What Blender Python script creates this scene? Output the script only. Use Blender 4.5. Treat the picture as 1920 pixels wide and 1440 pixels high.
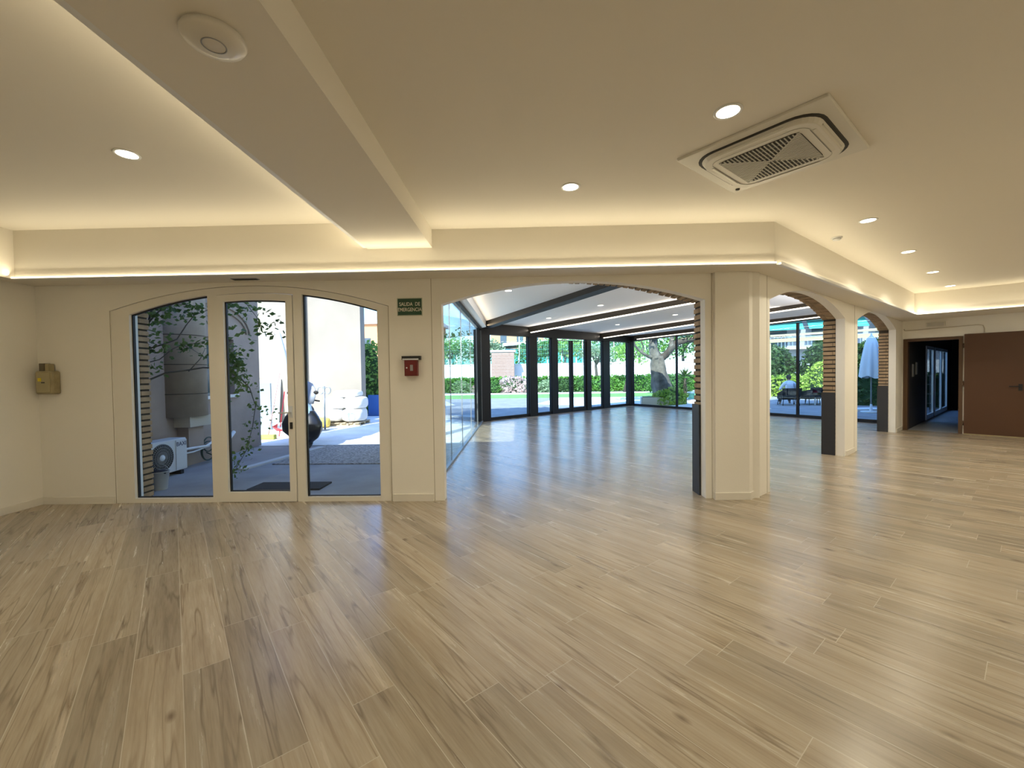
import bpy, bmesh, math, random
from mathutils import Vector, Matrix
from math import sin, cos, radians, pi, sqrt, atan2

for o in list(bpy.data.objects):
    bpy.data.objects.remove(o, do_unlink=True)
scene = bpy.context.scene
COL = scene.collection
random.seed(7)

# ------------------------------------------------------------------ camera
cam_d = bpy.data.cameras.new('camera'); cam = bpy.data.objects.new('camera', cam_d); COL.objects.link(cam)
cam_d.sensor_width = 36.0; cam_d.sensor_fit = 'HORIZONTAL'; cam_d.lens = 790/1920*36
cam_d.clip_start = 0.05; cam_d.clip_end = 400
_yaw, _pit, _rol = radians(-1.2), radians(1.3), radians(-.85)
_f = Vector((sin(_yaw)*cos(_pit), cos(_yaw)*cos(_pit), -sin(_pit)))
_r0 = Vector((cos(_yaw), -sin(_yaw), 0)); _u0 = _r0.cross(_f)
_r = cos(_rol)*_r0 + sin(_rol)*_u0; _u = -sin(_rol)*_r0 + cos(_rol)*_u0
cam.matrix_world = Matrix(((_r.x, _u.x, -_f.x, 0), (_r.y, _u.y, -_f.y, 0), (_r.z, _u.z, -_f.z, 1.5), (0, 0, 0, 1)))
scene.camera = cam

# ------------------------------------------------------------------ colour management, sky, sun
vs = scene.view_settings
vs.view_transform = 'Standard'; vs.look = 'None'; vs.gamma = 1; vs.use_curve_mapping = False
vs.exposure = 0.0
w = bpy.data.worlds.new('sky'); scene.world = w; w.use_nodes = True
wn = w.node_tree; wn.nodes.clear()
sky = wn.nodes.new('ShaderNodeTexSky'); sky.sky_type = 'NISHITA'; sky.sun_disc = False
sky.sun_elevation = radians(41); sky.sun_rotation = radians(200); sky.air_density = 1.3; sky.dust_density = 1.0; sky.ozone_density = 1.5
bg = wn.nodes.new('ShaderNodeBackground'); bg.inputs[1].default_value = 0.44
wo = wn.nodes.new('ShaderNodeOutputWorld')
wb = wn.nodes.new('ShaderNodeMix'); wb.data_type = 'RGBA'; wb.blend_type = 'MULTIPLY'; wb.inputs[0].default_value = 1   # indoor white balance: daylight reads cool
wb.inputs[7].default_value = (.74, .96, 1.45, 1)
wn.links.new(sky.outputs[0], wb.inputs[6]); wn.links.new(wb.outputs[2], bg.inputs[0]); wn.links.new(bg.outputs[0], wo.inputs[0])
SUN_DIR = Vector((.27, .74, -.70)).normalized()
sd = bpy.data.lights.new('sun', 'SUN'); sd.energy = 10; sd.angle = radians(.6); sd.color = (1, .98, .92)
so = bpy.data.objects.new('sun', sd); COL.objects.link(so)
so.rotation_euler = SUN_DIR.to_track_quat('-Z', 'Y').to_euler(); so.location = (0, -10, 20)

WARM = (1.0, .87, .60)
K_LED, K_DOWN = 2.1, 13.0     # watts per metre of strip, watts per downlight

# ------------------------------------------------------------------ materials
def mat(name, col, rough=.6, metal=0, spec=.5, bump=0, bscale=40, var=0, vscale=6, emit=None, es=0, alpha=None):
    m = bpy.data.materials.new(name); m.use_nodes = True
    nt = m.node_tree; b = nt.nodes['Principled BSDF']
    b.inputs['Base Color'].default_value = (*col, 1); b.inputs['Roughness'].default_value = rough
    b.inputs['Metallic'].default_value = metal; b.inputs['Specular IOR Level'].default_value = spec
    if var:
        tc = nt.nodes.new('ShaderNodeTexCoord'); n = nt.nodes.new('ShaderNodeTexNoise'); n.inputs['Scale'].default_value = vscale
        n.inputs['Detail'].default_value = 5
        r = nt.nodes.new('ShaderNodeValToRGB')
        r.color_ramp.elements[0].position = .3; r.color_ramp.elements[1].position = .7
        r.color_ramp.elements[0].color = (*[c*(1-var) for c in col], 1); r.color_ramp.elements[1].color = (*[min(1, c*(1+var)) for c in col], 1)
        nt.links.new(tc.outputs['Object'], n.inputs['Vector']); nt.links.new(n.outputs['Fac'], r.inputs['Fac']); nt.links.new(r.outputs['Color'], b.inputs['Base Color'])
    if bump:
        tc2 = nt.nodes.new('ShaderNodeTexCoord'); n2 = nt.nodes.new('ShaderNodeTexNoise'); n2.inputs['Scale'].default_value = bscale; n2.inputs['Detail'].default_value = 4
        bp = nt.nodes.new('ShaderNodeBump'); bp.inputs['Strength'].default_value = bump; bp.inputs['Distance'].default_value = .01
        nt.links.new(tc2.outputs['Object'], n2.inputs['Vector']); nt.links.new(n2.outputs['Fac'], bp.inputs['Height']); nt.links.new(bp.outputs['Normal'], b.inputs['Normal'])
    if emit:
        b.inputs['Emission Color'].default_value = (*emit, 1); b.inputs['Emission Strength'].default_value = es
    return m

def glass_mat(name, tint=(.93, .98, .97), boost=1.0, rough=0.0):
    m = bpy.data.materials.new(name); m.use_nodes = True
    nt = m.node_tree; nt.nodes.clear()
    t = nt.nodes.new('ShaderNodeBsdfTransparent'); t.inputs[0].default_value = (*tint, 1)
    g = nt.nodes.new('ShaderNodeBsdfGlossy'); g.inputs['Roughness'].default_value = rough
    # Schlick reflectance of one glass face, the same from both sides
    ge = nt.nodes.new('ShaderNodeNewGeometry'); dt = nt.nodes.new('ShaderNodeVectorMath'); dt.operation = 'DOT_PRODUCT'
    nt.links.new(ge.outputs['Normal'], dt.inputs[0]); nt.links.new(ge.outputs['Incoming'], dt.inputs[1])
    def mth(op, a, b=None):
        n = nt.nodes.new('ShaderNodeMath'); n.operation = op
        for i, v in enumerate((a, b)):
            if v is None: continue
            if isinstance(v, (int, float)): n.inputs[i].default_value = v
            else: nt.links.new(v, n.inputs[i])
        return n.outputs[0]
    sch = mth('ADD', mth('MULTIPLY', mth('POWER', mth('SUBTRACT', 1.0, mth('ABSOLUTE', dt.outputs['Value'])), 5.0), .98), .018)
    mu = nt.nodes.new('ShaderNodeMath'); mu.operation = 'MULTIPLY'; mu.inputs[1].default_value = boost; mu.use_clamp = True
    mx = nt.nodes.new('ShaderNodeMixShader'); o = nt.nodes.new('ShaderNodeOutputMaterial')
    nt.links.new(sch, mu.inputs[0]); nt.links.new(mu.outputs[0], mx.inputs[0])
    nt.links.new(t.outputs[0], mx.inputs[1]); nt.links.new(g.outputs[0], mx.inputs[2]); nt.links.new(mx.outputs[0], o.inputs[0])
    return m

def leaf_mat(name, c1, c2, trans=.35):
    m = bpy.data.materials.new(name); m.use_nodes = True
    nt = m.node_tree; b = nt.nodes['Principled BSDF']; out = nt.nodes['Material Output']
    tc = nt.nodes.new('ShaderNodeTexCoord'); n = nt.nodes.new('ShaderNodeTexNoise'); n.inputs['Scale'].default_value = 2.3; n.inputs['Detail'].default_value = 6
    r = nt.nodes.new('ShaderNodeValToRGB'); r.color_ramp.elements[0].position = .35; r.color_ramp.elements[1].position = .65
    r.color_ramp.elements[0].color = (*c1, 1); r.color_ramp.elements[1].color = (*c2, 1)
    nt.links.new(tc.outputs['Object'], n.inputs['Vector']); nt.links.new(n.outputs['Fac'], r.inputs['Fac'])
    nt.links.new(r.outputs['Color'], b.inputs['Base Color']); b.inputs['Roughness'].default_value = .5
    t = nt.nodes.new('ShaderNodeBsdfTranslucent'); mx = nt.nodes.new('ShaderNodeMixShader'); mx.inputs[0].default_value = trans
    nt.links.new(r.outputs['Color'], t.inputs[0]); nt.links.new(b.outputs[0], mx.inputs[1]); nt.links.new(t.outputs[0], mx.inputs[2]); nt.links.new(mx.outputs[0], out.inputs[0])
    return m

def plank_mat():
    m = bpy.data.materials.new('oak_look_planks'); m.use_nodes = True
    nt = m.node_tree; N = nt.nodes; L = nt.links; b = N['Principled BSDF']
    def nd(t, **k):
        n = N.new(t)
        for a, v in k.items(): setattr(n, a, v)
        return n
    def math(op, a=None, bb=None, clamp=False):
        n = nd('ShaderNodeMath', operation=op); n.use_clamp = clamp
        for i, v in enumerate((a, bb)):
            if v is None: continue
            if isinstance(v, (int, float)): n.inputs[i].default_value = v
            else: L.new(v, n.inputs[i])
        return n.outputs[0]
    geo = nd('ShaderNodeNewGeometry'); sep = nd('ShaderNodeSeparateXYZ'); L.new(geo.outputs['Position'], sep.inputs[0])
    x, y = sep.outputs[0], sep.outputs[1]
    A = math('ADD', math('MULTIPLY', x, .766), math('MULTIPLY', y, .643))       # across the planks
    B = math('ADD', math('MULTIPLY', x, -.643), math('MULTIPLY', y, .766))      # along the planks
    ra = math('DIVIDE', A, .2); row = math('FLOOR', ra)
    wn1 = nd('ShaderNodeTexWhiteNoise', noise_dimensions='1D'); L.new(row, wn1.inputs['W'])
    rb = math('ADD', math('DIVIDE', B, 1.2), math('MULTIPLY', wn1.outputs['Value'], 3.0)); colm = math('FLOOR', rb)
    cid = nd('ShaderNodeCombineXYZ'); L.new(row, cid.inputs[0]); L.new(colm, cid.inputs[1])
    wn2 = nd('ShaderNodeTexWhiteNoise', noise_dimensions='3D'); L.new(cid.outputs[0], wn2.inputs['Vector'])
    off = math('MULTIPLY', wn2.outputs['Value'], 60.0)
    # grain coordinates
    gc = nd('ShaderNodeCombineXYZ'); L.new(math('MULTIPLY', A, 1.0), gc.inputs[0]); L.new(math('MULTIPLY', B, .052), gc.inputs[1]); L.new(off, gc.inputs[2])
    warp = nd('ShaderNodeTexNoise'); warp.inputs['Scale'].default_value = 5; warp.inputs['Detail'].default_value = 2; L.new(gc.outputs[0], warp.inputs['Vector'])
    wc = nd('ShaderNodeVectorMath', operation='MULTIPLY_ADD'); L.new(warp.outputs['Color'], wc.inputs[0]); wc.inputs[1].default_value = (.10, .0, 0); L.new(gc.outputs[0], wc.inputs[2])
    g1 = nd('ShaderNodeTexNoise'); g1.inputs['Scale'].default_value = 15; g1.inputs['Detail'].default_value = 7; g1.inputs['Roughness'].default_value = .62; L.new(wc.outputs[0], g1.inputs['Vector'])
    g2 = nd('ShaderNodeTexNoise'); g2.inputs['Scale'].default_value = 9; g2.inputs['Detail'].default_value = 3; L.new(wc.outputs[0], g2.inputs['Vector'])
    g3 = nd('ShaderNodeTexNoise'); g3.inputs['Scale'].default_value = 120; g3.inputs['Detail'].default_value = 3; L.new(gc.outputs[0], g3.inputs['Vector'])
    r1 = nd('ShaderNodeValToRGB'); L.new(g1.outputs['Fac'], r1.inputs['Fac'])
    e = r1.color_ramp.elements; e[0].position = .28; e[0].color = (.285, .22, .152, 1); e[1].position = .70; e[1].color = (.47, .40, .30, 1)
    e2 = e.new(.43); e2.color = (.375, .305, .215, 1)
    # dark heartwood veins
    r2 = nd('ShaderNodeValToRGB'); L.new(math('ADD', math('ABSOLUTE', math('SUBTRACT', g2.outputs['Fac'], .5)), math('MULTIPLY', math('SUBTRACT', .62, g1.outputs['Fac']), .10)), r2.inputs['Fac'])
    f = r2.color_ramp.elements; f[0].position = .004; f[0].color = (.50, .44, .38, 1); f[1].position = .034; f[1].color = (1, 1, 1, 1)
    mul = nd('ShaderNodeMix', data_type='RGBA', blend_type='MULTIPLY'); mul.inputs[0].default_value = .9
    L.new(r1.outputs[0], mul.inputs[6]); L.new(r2.outputs[0], mul.inputs[7])
    r3 = nd('ShaderNodeValToRGB'); L.new(g3.outputs['Fac'], r3.inputs['Fac']); r3.color_ramp.elements[0].position = .3; r3.color_ramp.elements[0].color = (.82, .8, .78, 1); r3.color_ramp.elements[1].position = .6
    mul2 = nd('ShaderNodeMix', data_type='RGBA', blend_type='MULTIPLY'); mul2.inputs[0].default_value = .8
    L.new(mul.outputs[2], mul2.inputs[6]); L.new(r3.outputs[0], mul2.inputs[7])
    # knots
    kc = nd('ShaderNodeCombineXYZ'); L.new(A, kc.inputs[0]); L.new(math('MULTIPLY', B, .45), kc.inputs[1]); L.new(off, kc.inputs[2])
    vo = nd('ShaderNodeTexVoronoi'); vo.inputs['Scale'].default_value = 4.2; L.new(kc.outputs[0], vo.inputs['Vector'])
    vr = nd('ShaderNodeValToRGB'); L.new(vo.outputs['Distance'], vr.inputs['Fac']); vr.color_ramp.elements[0].position = .02; vr.color_ramp.elements[0].color = (.30, .22, .16, 1); vr.color_ramp.elements[1].position = .10; vr.color_ramp.elements[1].color = (1, 1, 1, 1)
    mul3 = nd('ShaderNodeMix', data_type='RGBA', blend_type='MULTIPLY'); mul3.inputs[0].default_value = .8
    L.new(mul2.outputs[2], mul3.inputs[6]); L.new(vr.outputs[0], mul3.inputs[7])
    # plank tone
    tone = math('ADD', math('MULTIPLY', wn2.outputs['Value'], .34), .82)
    tv = nd('ShaderNodeVectorMath', operation='SCALE'); L.new(mul3.outputs[2], tv.inputs[0]); L.new(tone, tv.inputs['Scale'])
    # joints
    fa = math('FRACT', ra); fb = math('FRACT', rb)
    ja = math('MINIMUM', fa, math('SUBTRACT', 1.0, fa)); jb = math('MINIMUM', fb, math('SUBTRACT', 1.0, fb))
    da = math('MULTIPLY', ja, .2); db = math('MULTIPLY', jb, 1.2)
    dmin = math('MINIMUM', da, db)
    jm = math('LESS_THAN', dmin, .0017)
    mx = nd('ShaderNodeMix', data_type='RGBA'); L.new(jm, mx.inputs[0]); L.new(tv.outputs[0], mx.inputs[6]); mx.inputs[7].default_value = (.52, .45, .35, 1)
    L.new(mx.outputs[2], b.inputs['Base Color'])
    rr = math('ADD', math('MULTIPLY', g1.outputs['Fac'], .12), .20); L.new(rr, b.inputs['Roughness'])
    b.inputs['Specular IOR Level'].default_value = .72
    bp = nd('ShaderNodeBump'); bp.inputs['Strength'].default_value = .12; bp.inputs['Distance'].default_value = .004
    L.new(g1.outputs['Fac'], bp.inputs['Height']); L.new(bp.outputs[0], b.inputs['Normal'])
    return m

M = {}
M['plaster'] = mat('cream_plaster', (.90, .865, .79), .75, bump=.08, bscale=60, spec=.3)
M['ceil'] = mat('ceiling_paint', (.80, .755, .665), .8, spec=.25)
M['white'] = mat('white_lacquer', (.80, .80, .78), .35)
M['frame'] = mat('cream_aluminium', (.84, .80, .72), .35)
M['reveal'] = mat('pale_plaster', (.80, .80, .78), .8)
M['seam'] = mat('seam_shadow_gap', (.45, .40, .32), .8)
M['skirt'] = mat('white_skirting', (.82, .78, .70), .4)
M['black'] = mat('black_gasket', (.012, .012, .013), .5)
M['anthr'] = mat('anthracite_aluminium', (.012, .011, .010), .5, spec=.3)
M['rafter'] = mat('bronze_rafter', (.045, .034, .022), .55, spec=.3)
M['conservceil'] = mat('white_roof_panel', (.93, .93, .93), .6)
M['brick'] = mat('ochre_brick', (.36, .255, .15), .9, bump=.5, bscale=30, var=.22, vscale=7)
M['mortar'] = mat('dark_mortar', (.05, .04, .03), .95)
M['panel'] = mat('dark_panel', (.020, .020, .022), .55)
M['plank'] = plank_mat()
M['led'] = mat('led_diffuser', (.9, .9, .85), .5, emit=(1, .86, .60), es=3.6)
M['ledcool'] = mat('led_diffuser_neutral', (.9, .9, .85), .5, emit=(1, .88, .68), es=3.2)
M['lamp'] = mat('lamp_diffuser', (.95, .95, .9), .5, emit=(1, .90, .70), es=14)
M['ac'] = mat('ac_white_plastic', (.70, .67, .58), .4)
M['acgrille'] = mat('ac_grey_grille', (.44, .42, .35), .5)
M['darkslot'] = mat('dark_slot', (.03, .028, .022), .7)
M['green'] = mat('green_sign', (.008, .06, .022), .35)
M['cream'] = mat('cream_print', (.78, .76, .62), .5)
M['red'] = mat('red_paint', (.15, .008, .007), .35)
M['grey'] = mat('grey_plastic', (.30, .30, .30), .5)
M['beige'] = mat('aged_beige_plastic', (.34, .28, .15), .45, var=.15, vscale=12)
M['yellow'] = mat('yellow_sticker', (.75, .60, .02), .5)
M['doorred'] = mat('red_brown_door', (.085, .034, .012), .5)
M['doorframe'] = mat('brown_door_frame', (.10, .05, .02), .5)
M['glass'] = glass_mat('clear_glass')
M['glass2'] = glass_mat('conservatory_glass', (.90, .985, .97), 1.0)
M['stone'] = mat('patio_stone', (.29, .29, .30), .85, var=.16, vscale=1.6, bump=.3, bscale=8)
M['concrete'] = mat('pale_concrete', (.80, .79, .75), .9, var=.10, vscale=2)
M['gravel'] = mat('grey_gravel', (.30, .28, .26), .95, bump=1, bscale=35, var=.6, vscale=28)
M['kerb'] = mat('kerb_stone', (.55, .56, .57), .8)
M['limewall'] = mat('sandy_limewash', (.30, .262, .21), .9, var=.13, vscale=.7, bump=.2, bscale=20)
M['greywall'] = mat('grey_pink_render', (.34, .275, .235), .9, var=.14, vscale=1.7, bump=.3, bscale=14)
M['stonecol'] = mat('column_stone', (.33, .275, .215), .85, var=.14, vscale=3)
M['whitewall'] = mat('white_garden_wall', (.80, .78, .74), .8)
M['pinkbrick'] = mat('pink_brick', (.30, .175, .135), .85, var=.15, vscale=8)
M['teal'] = mat('teal_awning', (.05, .34, .31), .6)
M['orange'] = mat('orange_render', (.72, .36, .16), .8)
M['bark'] = mat('olive_bark', (.13, .115, .10), .95, bump=1, bscale=9, var=.5, vscale=4)
M['barkdark'] = mat('dark_bark', (.07, .055, .045), .9, bump=.6, bscale=20)
M['leafdark'] = leaf_mat('dark_leaf', (.022, .055, .018), (.07, .14, .03), .3)
M['leafmid'] = leaf_mat('mid_leaf', (.05, .14, .03), (.14, .30, .06), .4)
M['leafbright'] = leaf_mat('bright_leaf', (.16, .34, .06), (.34, .55, .12), .45)
M['leafyellow'] = leaf_mat('yellow_green_leaf', (.28, .44, .06), (.50, .62, .12), .45)
M['leafpale'] = leaf_mat('silver_leaf', (.20, .29, .16), (.34, .44, .26), .35)
M['leafpink'] = leaf_mat('pink_blossom', (.60, .40, .38), (.80, .66, .62), .4)
M['hedge'] = leaf_mat('hedge_leaf', (.07, .20, .03), (.17, .38, .06), .3)
M['hedgecore'] = mat('hedge_core', (.03, .07, .02), .95)
M['grass'] = mat('lawn_grass', (.17, .34, .10), .95, var=.3, vscale=9, bump=.8, bscale=60)
M['whitemetal'] = mat('white_metal', (.72, .75, .78), .35)
M['blue'] = mat('blue_board', (.05, .17, .55), .5)
M['bagwhite'] = mat('white_woven_sack', (.75, .74, .71), .8, bump=.6, bscale=12)
M['bagyellow'] = mat('yellow_sack', (.65, .48, .10), .7)
M['pallet'] = mat('pallet_wood', (.42, .34, .22), .9)
M['rubber'] = mat('black_rubber', (.015, .015, .016), .75)
M['blacktray'] = mat('black_steel_tray', (.012, .013, .015), .28)
M['tyre'] = mat('grey_tyre', (.16, .17, .20), .7)
M['steel'] = mat('grey_steel', (.30, .33, .34), .4, metal=.6)
M['redplastic'] = mat('red_plastic', (.70, .02, .03), .4)
M['pink'] = mat('pale_pink_handle', (.80, .45, .40), .5)
M['bristle'] = mat('yellow_green_bristle', (.38, .42, .08), .8)
M['board'] = mat('pale_blue_board', (.24, .29, .31), .6)
M['hose'] = mat('dark_green_hose', (.03, .06, .045), .5)
M['pipewhite'] = mat('white_pipe', (.72, .74, .74), .4)
M['window_dark'] = mat('dark_window_glass', (.06, .085, .11), .12)
M['wicker'] = mat('black_wicker', (.008, .008, .011), .9, spec=.1, bump=.8, bscale=70)
M['cushion'] = mat('dark_grey_cushion', (.02, .022, .03), .9, spec=.1)
M['canvas'] = mat('white_canvas', (.68, .72, .76), .8, bump=.2, bscale=14)
M['skin'] = mat('skin', (.45, .27, .19), .55)
M['shirt'] = mat('pale_blue_shirt', (.58, .66, .78), .8)
M['trousers'] = mat('dark_trousers', (.02, .022, .03), .8)
M['hair'] = mat('dark_hair', (.015, .011, .010), .7)
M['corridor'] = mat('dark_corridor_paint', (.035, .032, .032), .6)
M['paper'] = mat('grey_notice', (.45, .47, .50), .6)
M['mat'] = mat('dark_doormat', (.03, .03, .032), .95, bump=1, bscale=80)
M['terracotta'] = mat('pale_planter', (.60, .52, .42), .85)
M['roof'] = mat('roof_felt', (.25, .24, .23), .9)

# ------------------------------------------------------------------ mesh helpers
class MB:
    def __init__(s): s.v = []; s.f = []; s.sm = []
    def add(s, vs_, fs, smooth=False):
        o = len(s.v); s.v += [tuple(v) for v in vs_]
        for f in fs: s.f.append([i+o for i in f]); s.sm.append(smooth)
        return s
    def box(s, x0, x1, y0, y1, z0, z1, T=None):
        v = [(x, y, z) for z in (z0, z1) for y in (y0, y1) for x in (x0, x1)]
        if T: v = [T(*p) for p in v]
        return s.add(v, [(0, 2, 3, 1), (4, 5, 7, 6), (0, 1, 5, 4), (2, 6, 7, 3), (0, 4, 6, 2), (1, 3, 7, 5)])
    def bar(s, a, b, wd, h, up=(0, 0, 1)):
        a = Vector(a); b = Vector(b); d = (b-a).normalized(); u = Vector(up)
        r = d.cross(u)
        if r.length < 1e-5: r = d.cross(Vector((1, 0, 0)))
        r.normalize(); u = r.cross(d).normalized()
        v = [p + r*sx*wd/2 + u*sz*h/2 for p in (a, b) for sz in (-1, 1) for sx in (-1, 1)]
        return s.add(v, [(0, 1, 3, 2), (4, 6, 7, 5), (0, 4, 5, 1), (2, 3, 7, 6), (0, 2, 6, 4), (1, 5, 7, 3)])
    def prism(s, poly, z0, z1):
        n = len(poly)
        v = [(x, y, z0) for x, y in poly] + [(x, y, z1) for x, y in poly]
        return s.add(v, [tuple(range(n))[::-1], tuple(range(n, 2*n))] + [(i, (i+1) % n, (i+1) % n+n, i+n) for i in range(n)])
    def tube(s, pts, rad, n=8, cap=True, T=None):
        pts = [Vector(p) for p in pts]
        if not hasattr(rad, '__len__'): rad = [rad]*len(pts)
        vs_ = []; prev = None
        for i, p in enumerate(pts):
            d = (pts[min(i+1, len(pts)-1)] - pts[max(i-1, 0)])
            if d.length < 1e-9: d = Vector((0, 0, 1))
            d.normalize()
            if prev is None:
                r = d.cross(Vector((0, 0, 1)))
                if r.length < .05: r = d.cross(Vector((1, 0, 0)))
            else: r = prev - d*prev.dot(d)
            r.normalize(); prev = r; u = r.cross(d)
            for k in range(n):
                a = 2*pi*k/n; vs_.append(p + (r*cos(a)+u*sin(a))*rad[i])
        fs = [(i*n+k, (i+1)*n+k, (i+1)*n+(k+1) % n, i*n+(k+1) % n) for i in range(len(pts)-1) for k in range(n)]
        if cap: fs += [tuple(range(n)), tuple(range((len(pts)-1)*n, len(pts)*n))[::-1]]
        return s.add(vs_, fs, True)
    def lathe(s, prof, c=(0, 0, 0), n=24, T=None, cap=True, smooth=True):
        vs_ = []
        for r, z in prof:
            for k in range(n):
                a = 2*pi*k/n; p = (c[0]+r*cos(a), c[1]+r*sin(a), c[2]+z)
                vs_.append(T(*p) if T else p)
        fs = [(i*n+k, i*n+(k+1) % n, (i+1)*n+(k+1) % n, (i+1)*n+k) for i in range(len(prof)-1) for k in range(n)]
        if cap: fs += [tuple(range(n))[::-1], tuple(range((len(prof)-1)*n, len(prof)*n))]
        return s.add(vs_, fs, smooth)
    def ico(s, c, r, sub=2, jit=0, sc=(1, 1, 1)):
        bm = bmesh.new(); bmesh.ops.create_icosphere(bm, subdivisions=sub, radius=1)
        vs_ = [(c[0]+v.co.x*r*sc[0]*(1+random.uniform(-jit, jit)), c[1]+v.co.y*r*sc[1]*(1+random.uniform(-jit, jit)), c[2]+v.co.z*r*sc[2]*(1+random.uniform(-jit, jit))) for v in bm.verts]
        fs = [tuple(v.index for v in f.verts) for f in bm.faces]; bm.free()
        return s.add(vs_, fs, True)
    def build(s, name, m, parent=None, bevel=0, fix=True):
        me = bpy.data.meshes.new(name)
        base = Vector((0, 0, 0))
        if parent is not None: base = parent['_base'] if False else Vector(parent.get('base', (0, 0, 0)))
        me.from_pydata([(v[0]-base.x, v[1]-base.y, v[2]-base.z) for v in s.v], [], s.f)
        for p, sm_ in zip(me.polygons, s.sm): p.use_smooth = sm_
        me.materials.append(m)
        if fix:
            bm = bmesh.new(); bm.from_mesh(me); bmesh.ops.recalc_face_normals(bm, faces=bm.faces); bm.to_mesh(me); bm.free()
        me.update()
        o = bpy.data.objects.new(name, me); COL.objects.link(o)
        if parent is not None:
            o.parent = parent
            if parent.type == 'MESH': pass
        if bevel:
            md = o.modifiers.new('bevel', 'BEVEL'); md.width = bevel; md.segments = 2; md.limit_method = 'ANGLE'
        return o

def tag(o, label=None, cat=None, group=None, kind=None):
    if label: o['label'] = label
    if cat: o['category'] = cat
    if group: o['group'] = group
    if kind: o['kind'] = kind
    return o
def thing(name, loc, label, cat, group=None, kind=None):
    """Empty at the thing's base; its parts are given in world coordinates."""
    o = bpy.data.objects.new(name, None); COL.objects.link(o); o.location = loc; o['base'] = list(loc); o.empty_display_size = .1
    return tag(o, label, cat, group, kind)
def sub(o):          # let a mesh part take sub-parts given in world coordinates
    b = list(o.parent.get('base', (0, 0, 0))) if o.parent else [0, 0, 0]
    o['base'] = b; return o
def struct(name, mb, m, parent=None, label=None):
    o = mb.build(name, m, parent)
    if parent is None: o['kind'] = 'structure'
    if label: o['label'] = label
    return o
def copy_tree(o, loc=None, rz=None, parent=None):
    c = o.copy(); COL.objects.link(c); c.parent = parent
    if loc is not None: c.location = loc
    if rz is not None: c.rotation_euler = (0, 0, rz)
    for ch in list(o.children): copy_tree(ch, parent=c)
    return c

def frame_T(o, ang):
    """local (s along, d back, z) -> world; ang = heading of s measured from +X."""
    ca, sa = cos(ang), sin(ang)
    return lambda s, d, z: (o[0]+ca*s-sa*d, o[1]+sa*s+ca*d, z)

def panel(mb, T, s0, s1, z0, top, ops, d0, d1, step=.12):
    """a wall plate of thickness d0..d1 with openings (a, b, zbottom, ztop(s))."""
    tf = top if callable(top) else (lambda s: top)
    br = {s0, s1}
    for a, b, zb, zt in ops:
        br |= {a, b}
        if callable(zt):
            n = max(2, int((b-a)/step))
            br |= {a+(b-a)*i/n for i in range(n+1)}
    if callable(top):
        n = max(2, int((s1-s0)/step)); br |= {s0+(s1-s0)*i/n for i in range(n+1)}
    br = sorted(br)
    def quad(a, b, za0, za1, zb0, zb1):
        for d in (d0, d1):
            mb.add([T(a, d, za0), T(b, d, zb0), T(b, d, zb1), T(a, d, za1)], [(0, 1, 2, 3)] if d == d0 else [(3, 2, 1, 0)])
    for a, b in zip(br, br[1:]):
        mid = (a+b)/2; op = next((o for o in ops if o[0] < mid < o[1]), None)
        mb.add([T(a, d0, tf(a)), T(b, d0, tf(b)), T(b, d1, tf(b)), T(a, d1, tf(a))], [(0, 1, 2, 3)])
        if op is None:
            quad(a, b, z0, tf(a), z0, tf(b))
            mb.add([T(a, d0, z0), T(b, d0, z0), T(b, d1, z0), T(a, d1, z0)], [(3, 2, 1, 0)])
        else:
            zt = op[3] if callable(op[3]) else (lambda s, q=op[3]: q)
            quad(a, b, zt(a), tf(a), zt(b), tf(b))
            mb.add([T(a, d0, zt(a)), T(b, d0, zt(b)), T(b, d1, zt(b)), T(a, d1, zt(a))], [(3, 2, 1, 0)])
            if op[2] > z0:
                quad(a, b, z0, op[2], z0, op[2])
                mb.add([T(a, d0, op[2]), T(b, d0, op[2]), T(b, d1, op[2]), T(a, d1, op[2])], [(0, 1, 2, 3)])
    for a, b, zb, zt in ops:
        for q, fl in ((a, 0), (b, 1)):
            z = zt(q) if callable(zt) else zt
            mb.add([T(q, d0, zb), T(q, d1, zb), T(q, d1, z), T(q, d0, z)], [(0, 1, 2, 3) if fl else (3, 2, 1, 0)])
    for q in (s0, s1):
        mb.add([T(q, d0, z0), T(q, d1, z0), T(q, d1, tf(q)), T(q, d0, tf(q))], [(0, 1, 2, 3)])
    return mb

def text(body, size, m, T, name, parent, extrude=.001, sx=1.0):
    """text lettered in the local x/z plane of transform T(x, z)"""
    cu = bpy.data.curves.new(name, 'FONT'); cu.body = body; cu.size = size; cu.align_x = 'CENTER'; cu.align_y = 'CENTER'; cu.extrude = 0; cu.offset = size*.012
    ob = bpy.data.objects.new('tmp', cu); COL.objects.link(ob)
    dg = bpy.context.evaluated_depsgraph_get(); me = bpy.data.meshes.new_from_object(ob.evaluated_get(dg))
    mb = MB(); mb.add([T(v.co.x*sx, v.co.y) for v in me.vertices], [tuple(p.vertices) for p in me.polygons])
    bpy.data.objects.remove(ob); bpy.data.meshes.remove(me)
    return mb.build(name, m, parent, fix=False)

def arc(c, h, z0, rise):
    return lambda s: z0 + rise*max(0.0, 1-((s-c)/h)**2)

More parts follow.
